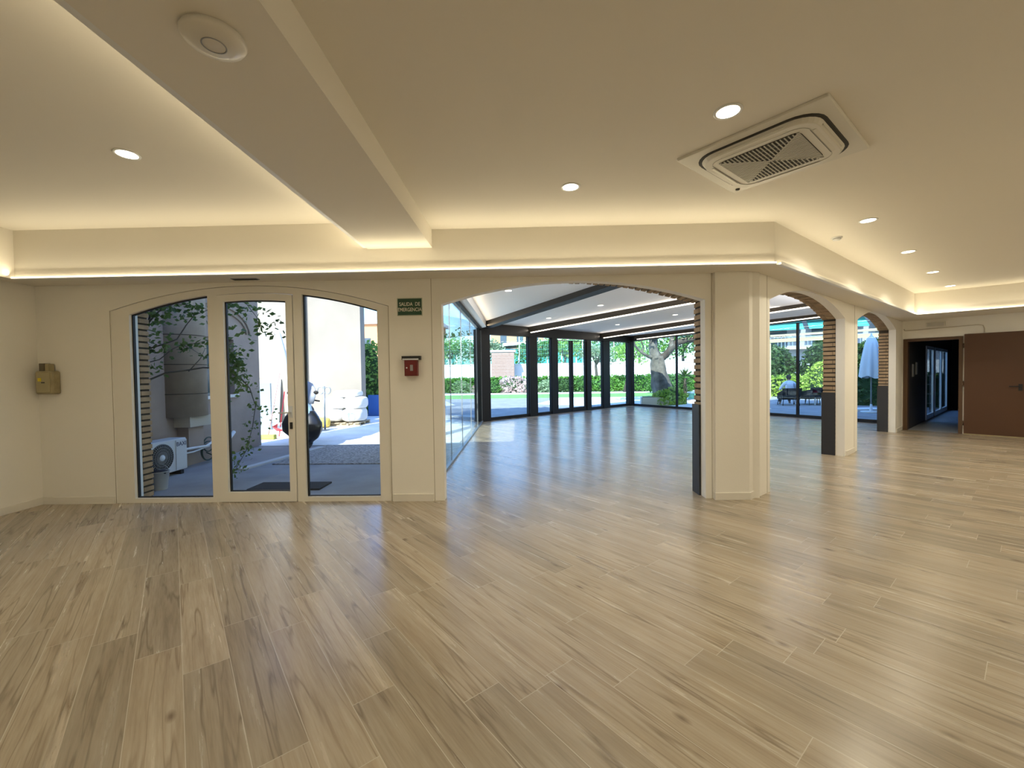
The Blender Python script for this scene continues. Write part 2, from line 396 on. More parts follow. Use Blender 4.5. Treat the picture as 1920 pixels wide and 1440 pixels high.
def leaves(mb, c, rad, n, size, flat=.0, asp=.55, shell=.35):
    cx, cy, cz = c
    for i in range(n):
        while True:
            x, y, z = (random.uniform(-1, 1) for _ in range(3)); q = x*x+y*y+z*z
            if shell*shell < q <= 1: break
        p = Vector((cx+x*rad[0], cy+y*rad[1], cz+z*rad[2]))
        leaf(mb, p, size*random.uniform(.6, 1.3), asp)
def leaf(mb, p, L, asp=.5, dr=None):
    d = dr or Vector((random.gauss(0, 1), random.gauss(0, 1), random.gauss(0, .7)-.2))
    d = d.normalized(); r = d.cross(Vector((random.gauss(0, 1), random.gauss(0, 1), random.gauss(0, 1)))).normalized()
    a = p; b = p + d*L
    mb.add([a, a+d*L*.45+r*L*asp*.5, b, a+d*L*.45-r*L*asp*.5], [(0, 1, 2, 3)])

# ================================================================== SETTING
AN = atan2(.643, .766)                 # heading of the slanted arcade wall
C0 = (3.0, 5.2)
TF = frame_T((0, 5.0), 0)              # front wall: s = x, d = behind it
TA = frame_T(C0, AN)                   # slanted arcade wall
TD = frame_T((9.36, 10.54), AN-pi/2)   # door wall, d points away from the room


# floor of hall and conservatory
fl = MB(); fl.prism([(-5.86, -4), (14.6, -4), (14.6, 4.4), (9.36, 10.6), (10.25, 11.4), (5.02, 19.46), (-1.25, 13.57), (-1.2, 5.15), (-5.86, 5.15)], -.12, 0)
struct('floor', fl, M['plank'])

# ceilings at two levels
ce = MB(); ce.box(-5.9, -1.6, -4.1, 4.9, 3.19, 3.5)
ce.prism([(-1.0, -4.1), (14.7, -4.1), (14.7, 5.2), (9.3, 11.0), (2.9, 5.3), (-1.0, 5.3)], 3.10, 3.5)
struct('ceiling', ce, M['ceil'])
rf = MB(); rf.prism([(-6.1, -4.2), (14.8, -4.2), (14.8, 5.3), (9.4, 10.9), (3.0, 5.5), (-6.1, 5.34)], 3.5, 3.78)
struct('trim_1', rf, M['roof'])

up = MB(); up.prism([(6.6, -4.2), (14.8, -4.2), (14.8, 5.3), (9.4, 10.9), (6.6, 8.55)], 3.78, 11.2)  # unseen upper block, added to throw shade on the right of the garden
struct('wall_shade_block', up, M['whitewall'])
# ceiling beam and perimeter bulkhead
bm_ = MB(); bm_.box(-1.66, -.95, -4, 4.70, 2.90, 3.3)
struct('trim_2', bm_, M['ceil'])
bk = MB(); bk.prism([(-5.65, 4.63), (2.755, 4.63), (8.44, 9.22), (14.6, 3.62), (14.6, 4.4), (9.42, 10.60), (9.36, 10.54), (3.0, 5.2), (2.76, 5.02), (-5.86, 5.02), (-5.86, -4), (-5.65, -4)], 2.65, 3.3)
struct('trim_3', bk, M['ceil'])

struct('trim_31', MB().box(4.9, 14.6, -4, 2.5, 2.65, 3.3), M['ceil'])
# outer walls that close the hall
struct('wall_left', MB().box(-6.06, -5.86, -4.1, 5.3, -.1, 3.4), M['plaster'])
struct('wall_back', MB().box(-6.06, 14.8, -4.2, -4.0, -.1, 3.4), M['plaster'])
struct('wall_right', MB().box(14.6, 14.8, -4.2, 5.0, -.1, 3.4), M['plaster'])

# front wall (glazed entrance + wide arch)
zL = arc(-3.255, 1.685, 2.34, .27)
z1 = arc(.62, 1.55, 2.345, .245)
wf = panel(MB(), TF, -5.90, 2.80, 0, 3.3, [(-4.94, -1.57, 0, zL), (-.93, 2.17, 0, z1)], 0, .13)
W = struct('wall_front', wf, M['plaster'])
# white lining of the arch reveals
# brick outer leaf: laid bricks
def brick_leaf(name, T, s0, s1, ops, ztop, d0, d1, parent, seed=1, lo=1.1, zj=None):
    rnd = random.Random(seed)
    core = panel(MB(), T, s0, s1, 0, ztop, [(a-.012, b+.012, zb, (lambda s, zt=zt: zt(s)+.014)) for a, b, zb, zt in ops], d0+.006, d1-.01)
    core.build('mortar_core', M['mortar'], parent)
    br = MB(); pitch = .076; h = .052
    for a, b, zb, zt in ops:
        zsp = zt(a+.001)
        for side, e in ((0, a), (1, b)):
            nrow = int(zsp/pitch)
            for i in range(nrow):
                z = i*pitch+.012; j = rnd.uniform(-.004, .009)
                cuts = [d0, d0*.78+d1*.22, d1] if i % 2 else [d0, d1]
                for c0, c1 in zip(cuts, cuts[1:]):
                    if side: br.box(e-j, e+.12, c0+.004, c1-.004, z, z+h, T)
                    else: br.box(e-.12, e+j, c0+.004, c1-.004, z, z+h, T)
        n = int((b-a)*1.03/pitch)
        for i in range(n):
            s = a+(b-a)*(i+.5)/n; ds = .02; sl = (zt(min(b, s+ds))-zt(max(a, s-ds)))/(2*ds); al = math.atan(sl)
            c, sn = cos(al), sin(al); zz = zt(s); j = rnd.uniform(-.004, .008)
            ca = [(-.027, -j), (.027, -j), (.027, .12), (-.027, .12)]
            for q0, q1 in ((d0, d0*.4+d1*.6), (d0*.4+d1*.6+.006, d1)):
                v = [T(s+c*x-sn*y, q, zz+sn*x+c*y) for q in (q0, q1) for x, y in ca]
                br.add(v, [(0, 3, 2, 1), (4, 5, 6, 7), (0, 1, 5, 4), (1, 2, 6, 5), (2, 3, 7, 6), (3, 0, 4, 7)])
    br.build('brick_lining', M['brick'], parent)
    pn = MB()
    for a, b, zb, zt in ops:
        for e, sg in ((a, 1), (b, -1)):
            pn.box(min(e, e+sg*.018), max(e, e+sg*.018), d0+.002, d1+.012, .0, lo, T)
    return pn
p1 = brick_leaf('brick', TF, -5.90, 2.86, [(-4.76, -1.62, 0, zL), (-1.10, 2.17, 0, lambda s: z1(s)+.060-.054*min(1, max(0, (s-.1)/1.5)))], 3.3, .132, .32, W, 3)
pp = MB(); pp.box(2.148, 2.17, .132, .335, 0, 1.1, TF); pp.build('dark_panel', M['panel'], W)
MB().box(-4.82, -4.74, .085, .145, 0.02, 2.32, TF).build('white_strip', M['whitemetal'], W)

# slanted arcade wall with two arches
z2 = arc(1.72, 1.63, 2.375, .255); z3 = arc(5.86, 1.70, 2.41, .27)
wa = panel(MB(), TA, -.25, 8.42, 0, 3.3, [(.09, 3.35, 0, z2), (4.16, 7.55, 0, z3)], 0, .13)
WA = struct('wall_arcade', wa, M['plaster'])
pn = brick_leaf('brick', TA, -.06, 8.3, [(.09, 3.35, 0, z2), (4.16, 7.55, 0, z3)], 3.3, .132, .32, WA, 9)
pn.build('dark_panel', M['panel'], WA)

# faceted pillar between the two walls, with its skirting
pil = MB(); pil.prism([(2.262, 5.02), (2.262, 4.945), (2.652, 4.945), (3.035, 5.262), (2.98, 5.33)], 0, 2.66)
struct('trim_4', pil, M['plaster'])
ps = MB(); ps.prism([(2.252, 5.01), (2.252, 4.932), (2.658, 4.932), (3.052, 5.258), (3.02, 5.29), (2.64, 4.95), (2.262, 4.95)], 0, .082)
struct('baseboard_pillar', ps, M['skirt'])
# seams in the plasterboard cladding
sm = MB()
sm.box(-1.052, -1.045, -.002, .02, 0, 2.65, TF); sm.box(2.242, 2.248, -.002, .02, 0, 2.65, TF)
sm.box(-4.948, -4.941, -.002, .02, 0, 2.34, TF); sm.box(-1.568, -1.561, -.002, .02, 0, 2.34, TF)
sm.build('seam', M['seam'], W)
sm = MB(); sm.box(.0, .008, -.002, .02, 0, 2.65, TA); sm.box(3.955, 3.962, -.002, .02, 0, 2.65, TA); sm.build('seam', M['seam'], WA)

# skirtings
struct('baseboard_left', MB().box(-5.86, -5.842, -4, 5.0, 0, .085), M['skirt'])
b_ = MB(); b_.box(-5.85, -4.955, -.016, 0, 0, .085, TF); b_.box(-1.548, -1.062, -.016, 0, 0, .085, TF)
struct('baseboard_front', b_, M['skirt'])
b_ = MB(); b_.box(3.41, 3.95, -.014, 0, 0, .085, TA); b_.box(7.62, 8.28, -.014, 0, 0, .085, TA)
struct('baseboard_arcade', b_, M['skirt'])

# wall with the fire door
wd = panel(MB(), TD, -.02, 8.3, 0, 3.3, [(.02, 1.02, 0, 2.22)], 0, .16)
struct('wall_door', wd, M['plaster'])
struct('baseboard_door', MB().box(2.15, 8.2, -.014, 0, 0, .085, TD), M['skirt'])

# ---------------- glazed entrance
gtop = arc(-3.21, 1.51, 2.29, .245)
zo = arc(-3.255, 1.68, 2.335, .27)
fx = panel(MB(), TF, -4.94, -1.57, 0, zo, [(-4.72, -3.755, .055, gtop), (-3.645, -2.715, .0, lambda s: gtop(s)-.012), (-2.61, -1.705, .055, gtop)], .01, .075, step=.08)
win = struct('window_1', fx, M['frame'])
gk = MB()
for a, b in ((-4.72, -3.755), (-2.61, -1.705)):
    panel(gk, TF, a-.001, b+.001, .054, lambda s: gtop(s)+.001, [(a+.016, b-.002, .066, lambda s: gtop(s)-.014)], .045, .074, step=.08)
gk.build('gasket', M['black'], win)
def pane_arc(a, b, zb, zt, d, T, name, m, parent, n=12):
    mb = MB()
    pts = [(a, zb), (b, zb)]+[(b-(b-a)*i/n, zt(b-(b-a)*i/n)) for i in range(n+1)]
    mb.add([T(x, d, z) for x, z in pts], [tuple(range(len(pts)))])
    return mb.build(name, m, parent, fix=False)
pane_arc(-4.71, -3.76, .06, lambda s: gtop(s)-.005, .06, TF, 'pane', M['glass'], win)
pane_arc(-2.60, -1.71, .06, lambda s: gtop(s)-.005, .06, TF, 'pane', M['glass'], win)
dtop = lambda s: gtop(s)-.02
ds = panel(MB(), TF, -3.638, -2.722, .006, dtop, [(-3.555, -2.80, .125, lambda s: gtop(s)-.10)], -.004, .062, step=.08)
door = struct('door_1', ds, M['frame'])
g = panel(MB(), TF, -3.556, -2.799, .124, lambda s: gtop(s)-.099, [(-3.541, -2.803, .136, lambda s: gtop(s)-.112)], .03, .058, step=.08); g.build('gasket', M['black'], door)
pane_arc(-3.55, -2.805, .13, lambda s: gtop(s)-.104, .045, TF, 'pane', M['glass'], door)
hd = MB(); hd.box(-2.785, -2.745, -.012, -.004, 1.02, 1.16, TF); hd.tube([TF(-2.765, -.01, 1.085), TF(-2.765, -.055, 1.085), TF(-2.78, -.06, 1.085), TF(-2.885, -.058, 1.083)], .009, 8)
hd.build('door_handle', M['whitemetal'], door)
MB().box(-2.775, -2.748, -.02, -.004, .885, .965, TF).build('lock_cylinder', M['black'], door)

# ---------------- fire door in the far wall
fdr = panel(MB(), TD, .02, 1.02, 0, 2.215, [(.10, .955, 0, 2.15)], -.02, .17)
dframe = struct('door_2', fdr, M['doorframe'])
leafd = MB(); leafd.box(1.045, 1.985, -.075, -.025, .012, 2.255, TD); lf = leafd.build('door_leaf', M['doorred'], dframe)
MB().box(1.045, 1.985, -.078, -.022, .0, .022, TD).build('drop_seal', M['beige'], dframe)
h = MB(); h.box(1.83, 1.885, -.088, -.075, 1.0, 1.14, TD); h.bar(TD(1.86, -.10, 1.09), TD(1.70, -.12, 1.09), .018, .02); h.bar(TD(1.86, -.076, 1.09), TD(1.86, -.12, 1.09), .02, .02); h.build('door_handle', M['black'], lf)
hg = MB()
for z in (.25, 1.15, 2.0): hg.tube([TD(1.03, -.045, z-.05), TD(1.03, -.045, z+.05)], .012, 8)
hg.build('hinge', M['doorframe'], dframe)

# corridor behind the fire door
TC = frame_T((9.36+.643*.06, 10.54-.766*.06), AN)        # s goes away from the door, d = to the left
cf = MB(); cf.box(.10, 8.6, -1.45, .06, -.11, -.002, TC); struct('floor_corridor', cf, mat('grey_corridor_tile', (.35, .36, .38), .35))
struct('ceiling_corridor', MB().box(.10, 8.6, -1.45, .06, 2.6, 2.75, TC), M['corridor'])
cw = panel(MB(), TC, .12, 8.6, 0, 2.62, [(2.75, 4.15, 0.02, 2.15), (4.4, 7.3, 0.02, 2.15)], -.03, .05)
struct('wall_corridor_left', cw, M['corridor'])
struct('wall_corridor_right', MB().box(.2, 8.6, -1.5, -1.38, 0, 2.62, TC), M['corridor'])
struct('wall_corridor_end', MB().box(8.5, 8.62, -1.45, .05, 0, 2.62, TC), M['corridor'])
for k, (a, b) in enumerate(((2.77, 4.13), (4.42, 5.84), (5.86, 7.28))):
    f_ = panel(MB(), TC, a, b, .02, 2.14, [(a+.09, b-.09, .16, 2.05)], -.05, 0)
    d_ = struct('door_%d' % (k+3), f_, M['whitemetal'])
    MB().box(a+.09, b-.09, -.03, -.024, .16, 2.05, TC).build('pane', M['glass2'], d_)
for i, (s_, z_) in enumerate(((.75, 1.45), (1.25, 1.50))):
    n_ = MB().box(s_-.11, s_+.11, -.042, -.032, z_-.16, z_+.16, TC).build('notice_sheet', M['paper'])
    tag(n_, ['grey paper notice on dark corridor wall nearest the fire door frame', 'second paper notice further along the dark corridor wall'][i], 'notice')
rk = thing('shelf_rack', TC(7.9, -.75, 0), 'dark wire shelf rack at the end of the corridor behind the fire door', 'shelf')
for sx in (-.18, .18):
    for sd_ in (-.25, .25):
        MB().tube([TC(7.9+sx, -.75+sd_, 0), TC(7.9+sx, -.75+sd_, 1.25)], .014, 6).build('post', M['grey'], rk)
for z in (.2, .55, .9, 1.22): MB().box(7.70, 8.10, -1.02, -.48, z-.015, z+.015, TC).build('shelf', M['grey'], rk)

# ================================================================== CONSERVATORY
F0, F1, R1_ = Vector((-1.25, 13.55)), Vector((5.02, 19.44)), Vector((10.25, 11.27))
AF = atan2(F1.y-F0.y, F1.x-F0.x); TFR = frame_T(F0, AF); LF = (F1-F0).length
AR = atan2(R1_.y-F1.y, R1_.x-F1.x); TRR = frame_T(F1, AR); LR = (R1_-F1).length
TLF = frame_T((-1.2, 5.33), pi/2+.006); LL = 8.22
# roof deck: white underside with bronze fascia
roofp = [(-1.18, 5.2), (2.9, 5.35), (9.6, 10.95), (10.2, 11.35), (5.02, 19.40), (-1.22, 13.52)]
rd = MB(); rd.add([(x, y, 3.16) for x, y in roofp]+[(x, y, 3.30) for x, y in roofp], [tuple(range(6)), tuple(range(6, 12))[::-1]]+[(i, (i+1) % 6, (i+1) % 6+6, i+6) for i in range(6)])
struct('ceiling_conservatory', rd, M['conservceil'])
# header beams on the glass walls
hh = MB(); 
def slope_beam(mb, T, s0, s1, za0, za1, zb, d0, d1):
    v = [T(s, d, z) for s, z0, z1 in ((s0, za0, zb), (s1, za1, zb)) for d in (d0, d1) for z in (z0, z1)]
    mb.add(v, [(0, 2, 3, 1), (4, 5, 7, 6), (0, 1, 5, 4), (2, 6, 7, 3), (0, 4, 6, 2), (1, 3, 7, 5)])
slope_beam(hh, TFR, -.1, LF+.08, 2.80, 2.89, 3.17, -.12, .10)
slope_beam(hh, TRR, -.05, LR+.02, 2.91, 3.10, 3.17, -.10, .12)
slope_beam(hh, TLF, 0, LL, 2.90, 2.93, 3.17, -.04, .10)
struct('trim_5', hh, M['anthr'])
wh = MB(); slope_beam(wh, TLF, 0, LL, 2.95, 2.98, 3.165, -.20, -.042)
struct('trim_6', wh, M['conservceil'])

def posts(name, T, items, m, z1):
    for i, (a, b, d0, d1) in enumerate(items):
        struct('trim_%d' % (name+i), MB().box(a, b, d0, d1, 0, z1, T), m)
# front glass wall: windows and the double door
def glaz(idx, T, a, b, zt, fr=.05, sill=.10, d=.0, name='window'):
    f_ = panel(MB(), T, a, b, 0, zt, [(a+fr, b-fr, sill, zt-.02)], -.04, .04)
    o = struct('%s_%d' % (name, idx), f_, M['anthr'])
    MB().box(a+fr, b-fr, d-.004, d+.004, sill, zt-.02, T).build('pane', M['glass2'], o)
    return o
glaz(2, TFR, .28, 2.08, 2.84, .02)
glaz(3, TFR, 2.46, 3.26, 2.85, .02)
d1_ = glaz(6, TFR, 3.56, 4.41, 2.78, .07, .16, name='door'); d2_ = glaz(7, TFR, 4.45, 5.33, 2.79, .07, .16, name='door')
for o, s_ in ((d1_, 4.36), (d2_, 4.51)):
    MB().tube([TFR(s_, -.05, 1.0), TFR(s_, -.10, 1.0), TFR(s_, -.10, 1.06)], .012, 6).build('door_handle', M['black'], o)
glaz(4, TFR, 5.62, 6.46, 2.86, .02)
glaz(5, TFR, 6.92, 8.46, 2.88, .02)
posts(10, TFR, [(-.22, .26, -.12, .12), (2.08, 2.46, -.10, .10), (3.26, 3.55, -.08, .08), (5.34, 5.62, -.08, .08), (6.46, 6.92, -.08, .08), (8.45, 8.72, -.12, .14)], M['anthr'], 2.95)
# right glass wall: slim mullions
sR = [.18, 2.50, 4.75, 6.99, 9.25, LR-.03]
for i, (a, b) in enumerate(zip(sR, sR[1:])):
    f_ = panel(MB(), TRR, a, b, 0, 3.0, [(a+.035, b-.035, .09, 2.99)], -.035, .035)
    o = struct('window_%d' % (8+i), f_, M['anthr'])
    MB().box(a+.035, b-.035, -.004, .004, .09, 2.99, TRR).build('pane', M['glass2'], o)
# left frameless glass wall: four sheets, floor channel
sL = [.0, 1.9, 3.35, 5.0, 6.6, LL-.15]
for i, (a, b) in enumerate(zip(sL, sL[1:])):
    gp = MB().box(a+.006, b-.006, -.005, .005, .03, 2.92, TLF)
    o = struct('window_%d' % (14+i), gp, M['glass2'])
    MB().box(b-.012, b+.0, -.008, .008, .03, 2.92, TLF).build('seal', M['grey'], o)
struct('trim_20', MB().box(0, LL-.1, -.03, .03, 0, .035, TLF), M['steel'])

# rafters (bottom heights rise gently towards the hall)
raf = [((-1.12, 13.45, 2.97), (1.81, 7.56, 3.06), .26, 0), ((.35, 14.95, 2.97), (4.00, 9.4, 3.045), .17, 1), ((3.45, 17.75, 2.97), (5.73, 13.4, 3.03), .17, 1), ((5.16, 19.0, 2.99), (6.85, 16.2, 3.03), .17, 1)]
strip_group = 'neutral light strips under the conservatory rafters'
rlab = ['', 'light strip under the conservatory rafter nearest the arch', 'light strip under the middle conservatory rafter', 'light strip under the conservatory rafter beside the right glass wall']
def area(name, loc, size, sizey, energy, color, direction, parent=None, spread=pi):
    l = bpy.data.lights.new(name, 'AREA'); l.shape = 'RECTANGLE'; l.size = size; l.size_y = sizey; l.energy = energy; l.color = color; l.spread = spread
    return l
def strip_light(a, b, dirn, watt, color, width=.02, parent=None):
    a = Vector(a); b = Vector(b); L = (b-a).length; x = (b-a).normalized(); z = -Vector(dirn).normalized(); z = (z - x*z.dot(x)).normalized(); y = z.cross(x)
    l = area('strip_lamp', None, L, width, watt*L, color, dirn)
    o = bpy.data.objects.new('strip_lamp', l); COL.objects.link(o)
    mid = (a+b)/2
    o.matrix_world = Matrix(((x.x, y.x, z.x, mid.x), (x.y, y.y, z.y, mid.y), (x.z, y.z, z.z, mid.z), (0, 0, 0, 1)))
    return o
for i, (a, b, wd_, led) in enumerate(raf):
    a = Vector(a); b = Vector(b); d = (b-a); n = d.length
    # carry on until it dies into the arcade wall
    nrm = Vector((-sin(AN), cos(AN), 0)); t = (Vector((C0[0], C0[1], 0))+nrm*.33-a).dot(nrm)/d.dot(nrm)
    e = a+d*min(t, 3.2)
    if e.y < 5.35: e = a + d*((5.36-a.y)/d.y)
    dn = d.normalized(); r = dn.cross(Vector((0, 0, 1))).normalized()
    rb = MB()
    v = []
    for p in (a, e):
        for sgn in (-1, 1):
            q = p+r*sgn*wd_/2; v += [(q.x, q.y, min(p.z, 3.12)), (q.x, q.y, 3.17)]
    rb.add(v, [(0, 2, 3, 1), (4, 5, 7, 6), (0, 1, 5, 4), (2, 6, 7, 3), (0, 4, 6, 2), (1, 3, 7, 5)])
    struct('trim_%d' % (21+i), rb, M['rafter'] if led else M['anthr'])
    if led:
        zo_ = Vector((0, 0, -.014)); sgn = -r if False else r
        p0 = a+sgn*(wd_/2-.03)+dn*.15; p1_ = Vector((e.x, e.y, min(e.z, 3.12)))+sgn*(wd_/2-.03)-dn*.3
        s_ = MB().bar(p0+zo_, p1_+zo_, .055, .026).build('light_strip', M['ledcool'])
        tag(s_, rlab[i], 'light strip', strip_group)
for a_, b_, d_, lb in (((-1.0, 5.37, 2.82), (2.8, 5.37, 2.82), (0, 1, .7), 'unseen light strip added high on the brick side of the wide arch wall'), ((3.05, 5.80, 2.82), (8.8, 10.63, 2.82), (-.643, .766, .7), 'unseen light strip added high on the brick side of the small arches')):  # unseen strips, added to brighten the conservatory ceiling
    tag(MB().bar(a_, b_, .03, .02).build('light_strip', M['white']), lb, 'light strip')
    q = Vector((d_[0], d_[1], 0))*.03+Vector((0, 0, .02))
    strip_light(Vector(a_)+q, Vector(b_)+q, d_, 20, (.97, .97, 1), .02)
# side glow of the cove over the left glass wall
strip_light(TLF(.3, -.24, 3.02), TLF(LL-.3, -.24, 3.02), (1, 0, .3), 1.6, (1, .78, .50), .02)
a, b = Vector(raf[1][0]), Vector(raf[1][1]); dn = (b-a).normalized(); r = dn.cross(Vector((0, 0, 1))).normalized()
for i in (1, 2):
    a, b = Vector(raf[i][0]), Vector(raf[i][1]); e = a+(b-a)*1.5
    o_ = -r*(.12); strip_light(a+o_+Vector((0, 0, .06)), e+o_+Vector((0, 0, .06)), (-r.x, -r.y, .3), 2.2, (1, .82, .60), .015)
    o_ = r*(.12); strip_light(a+o_+Vector((0, 0, .06)), e+o_+Vector((0, 0, .06)), (r.x, r.y, .3), 1.6, (1, .88, .74), .015)  # right-hand uplights, added to lift the ceiling brightness

# ================================================================== LAMPS OF THE HALL
def led_run(name, a, b, nrm, label, light_dir, watt=K_LED, lip=False):
    """LED profile standing 3 cm in front of the bulkhead face from a to b (xy), nrm = towards the room"""
    a = Vector((*a, 0)); b = Vector((*b, 0)); n = Vector((*nrm, 0)).normalized()
    t = thing(name, tuple((a+b)/2+Vector((0, 0, 2.65))), label, 'light strip')
    hs = MB(); c = n*.018
    hs.bar(a+c+Vector((0, 0, 2.645)), b+c+Vector((0, 0, 2.645)), .036, .008); 
    if lip: hs.bar(a+n*.042+Vector((0, 0, 2.657)), b+n*.042+Vector((0, 0, 2.657)), .006, .032)
    hs.build('profile', M['white'], t)
    df = MB(); c = n*.026
    df.bar(a+c+Vector((0, 0, 2.657)), b+c+Vector((0, 0, 2.657)), .02, .016); df.build('diffuser', M['led'], t)
    c = n*.06
    strip_light(a+c+Vector((0, 0, 2.685)), b+c+Vector((0, 0, 2.685)), light_dir, watt, WARM, .02)
led_run('led_strip', (-5.65, 4.63), (2.755, 4.63), (0, -1), 'warm light strip along the bulkhead above the glazed entrance and wide arch', (0, -1.1, 1), K_LED*1.1)
nA = Vector((.643, -.766)); led_run('led_strip', (2.80, 4.66), (8.44, 9.22), (nA.x, nA.y), 'warm light strip along the slanted bulkhead over the two small arches', (nA.x*1.1, nA.y*1.1, 1), K_LED*.85, lip=True)
dd = (Vector((14.6, 3.62))-Vector((8.44, 9.22))).normalized(); nD = Vector((-dd.y*-1, 0)); nD = Vector((dd.y, -dd.x))
led_run('led_strip', (8.44, 9.22), (14.55, 3.665), (nD.x, nD.y), 'warm light strip on the bulkhead above the red-brown fire door', (nD.x*1.1, nD.y*1.1, 1), K_LED*.85)
led_run('led_strip', (4.9, -3.9), (4.9, 2.5), (-1, 0), 'warm light strip on the long edge of the lowered ceiling zone right of the camera', (-1.1, 0, 1), K_LED*1.5)
led_run('led_strip', (4.9, 2.5), (14.5, 2.5), (0, 1), 'warm light strip on the short edge of the lowered ceiling zone right of the camera', (0, 1.1, 1), K_LED*1.5)
# strip hidden on the left flank of the ceiling beam
t = thing('led_strip', (-1.68, 0, 2.9), 'warm light strip tucked on the left flank of the ceiling beam', 'light strip')
MB().box(-1.70, -1.66, -3.9, 4.6, 2.903, 2.918).build('profile', M['white'], t)
MB().box(-1.698, -1.674, -3.9, 4.6, 2.918, 2.935).build('diffuser', M['led'], t)
strip_light((-1.69, -3.9, 2.945), (-1.69, 4.6, 2.945), (-.5, 0, 1), K_LED*.8, WARM, .02)

def downlight(x, y, z, label, group, watt=K_DOWN, spread=pi, first=[None]):
    if first[0] is None:
        t = thing('downlight', (0, 0, 0), label, 'ceiling light', group)
        MB().lathe([(.066, -.004), (.072, -.006), (.082, -.005), (.084, 0), (.066, 0)], n=28, cap=False).build('trim_ring', M['white'], t)
        MB().lathe([(.0, -.003), (.067, -.003), (.067, -.001)], n=28, cap=False).build('diffuser', M['lamp'], t)
        first[0] = t
    else:
        t = copy_tree(first[0])
    t.location = (x, y, z); tag(t, label, 'ceiling light', group)
    l = bpy.data.lights.new('lamp', 'AREA'); l.shape = 'DISK'; l.size = .13; l.energy = watt; l.color = (1, .93, .74); l.spread = spread
    o = bpy.data.objects.new('lamp', l); COL.objects.link(o); o.location = (x, y, z-.012)
G = 'round recessed ceiling lights of the hall'
downlight(1.30, 2.66, 3.10, 'round recessed ceiling light directly beside the air conditioning cassette', G, spread=radians(135))
downlight(.45, 3.66, 3.10, 'round recessed ceiling light above the wide arch, left of the cassette', G, spread=radians(135))
downlight(3.76, 4.65, 3.10, 'nearest ceiling light of the row of four above the small arches', G, spread=radians(135))
downlight(5.33, 5.92, 3.10, 'second ceiling light of the row above the small arches, counting from the cassette', G, spread=radians(135))
downlight(6.89, 7.20, 3.10, 'third ceiling light of the row above the small arches, counting from the cassette', G, spread=radians(135))
downlight(8.40, 8.43, 3.10, 'farthest ceiling light, near the bulkhead over the fire door', G, spread=radians(135))
downlight(-2.92, 3.13, 3.19, 'round recessed ceiling light left of the ceiling beam', G, spread=radians(135))
H2 = 'recessed ceiling lights behind the viewer'
for x, y, z, k, lb in ((-3.6, -.4, 3.19, 1, 'left part of the hall behind the camera'), (-3.6, -3, 3.19, 1, 'left part of the hall beside the back wall'), (.8, -1.2, 3.1, .8, 'middle of the hall just behind the camera'), (3.4, .6, 3.1, 1.1, 'hall just right of the camera'),
        (6.8, 1.4, 2.65, 1.1, 'hall far right of the cassette'), (3.6, -2.4, 3.1, 1, 'hall behind the camera, right of centre'), (7.4, -1.4, 2.65, 1.2, 'back right quarter of the hall'), (9.0, 4.4, 3.1, 1.5, 'hall in front of the fire door wall'), (11.4, 1.2, 2.65, 1.5, 'far right end of the hall'), (6.4, 4.6, 3.1, 1.4, 'second row parallel to the small arches'), (8.4, 6.4, 3.1, 1.4, 'second row, at its fire door end')):
    downlight(x, y, z, 'round recessed light: '+lb, H2, watt=K_DOWN*k)
G3 = 'small ceiling lights of the conservatory'
for (x, y), lb in zip(((-.22, 8.38), (1.98, 10.41), (.86, 12.6), (4.50, 12.35), (3.35, 14.6)),
        ('conservatory ceiling light in the first bay, left of the widest rafter', 'conservatory ceiling light in the second bay, the one nearer the arch', 'conservatory ceiling light in the second bay, the one nearer the glass corner', 'conservatory ceiling light in the third bay, close to the brick reveal', 'conservatory ceiling light in the third bay, towards the glass doors')):
    downlight(x, y, 3.16, lb, G3, watt=1.6)

# ================================================================== THINGS ON CEILING AND WALLS
# air conditioning cassette
cc = Vector((1.86, 3.172)); ca_ = radians(40)
TK = lambda x, y, z: (cc.x+cos(ca_)*x-sin(ca_)*y, cc.y+sin(ca_)*x+cos(ca_)*y, 3.10+z)
cas = thing('air_conditioner', (cc.x, cc.y, 3.1), 'white square ceiling cassette air conditioner with slatted centre grille', 'air conditioner')
def rrect(hw, r, n=6):
    out = []
    for cx_, cy_, a0 in ((hw-r, hw-r, 0), (-hw+r, hw-r, 90), (-hw+r, -hw+r, 180), (hw-r, -hw+r, 270)):
        for i in range(n+1):
            a = radians(a0+90*i/n); out.append((cx_+r*cos(a), cy_+r*sin(a)))
    return out
def rslab(hw0, hw1, r0, r1, z0, z1, n=6):
    p0, p1 = rrect(hw0, r0, n), rrect(hw1, r1, n); k = len(p0); mb = MB()
    mb.add([TK(x, y, z0) for x, y in p0]+[TK(x, y, z1) for x, y in p1], [tuple(range(k)), tuple(range(k, 2*k))[::-1]]+[(i, (i+1) % k, (i+1) % k+k, i+k) for i in range(k)])
    return mb
rslab(.475, .47, .015, .012, 0, -.018).build('outer_panel', M['ac'], cas, bevel=.004)
rslab(.405, .400, .17, .165, -.017, -.024).build('air_slot', M['darkslot'], cas)
rslab(.385, .365, .155, .14, -.02, -.052).build('inner_panel', M['ac'], cas, bevel=.006)
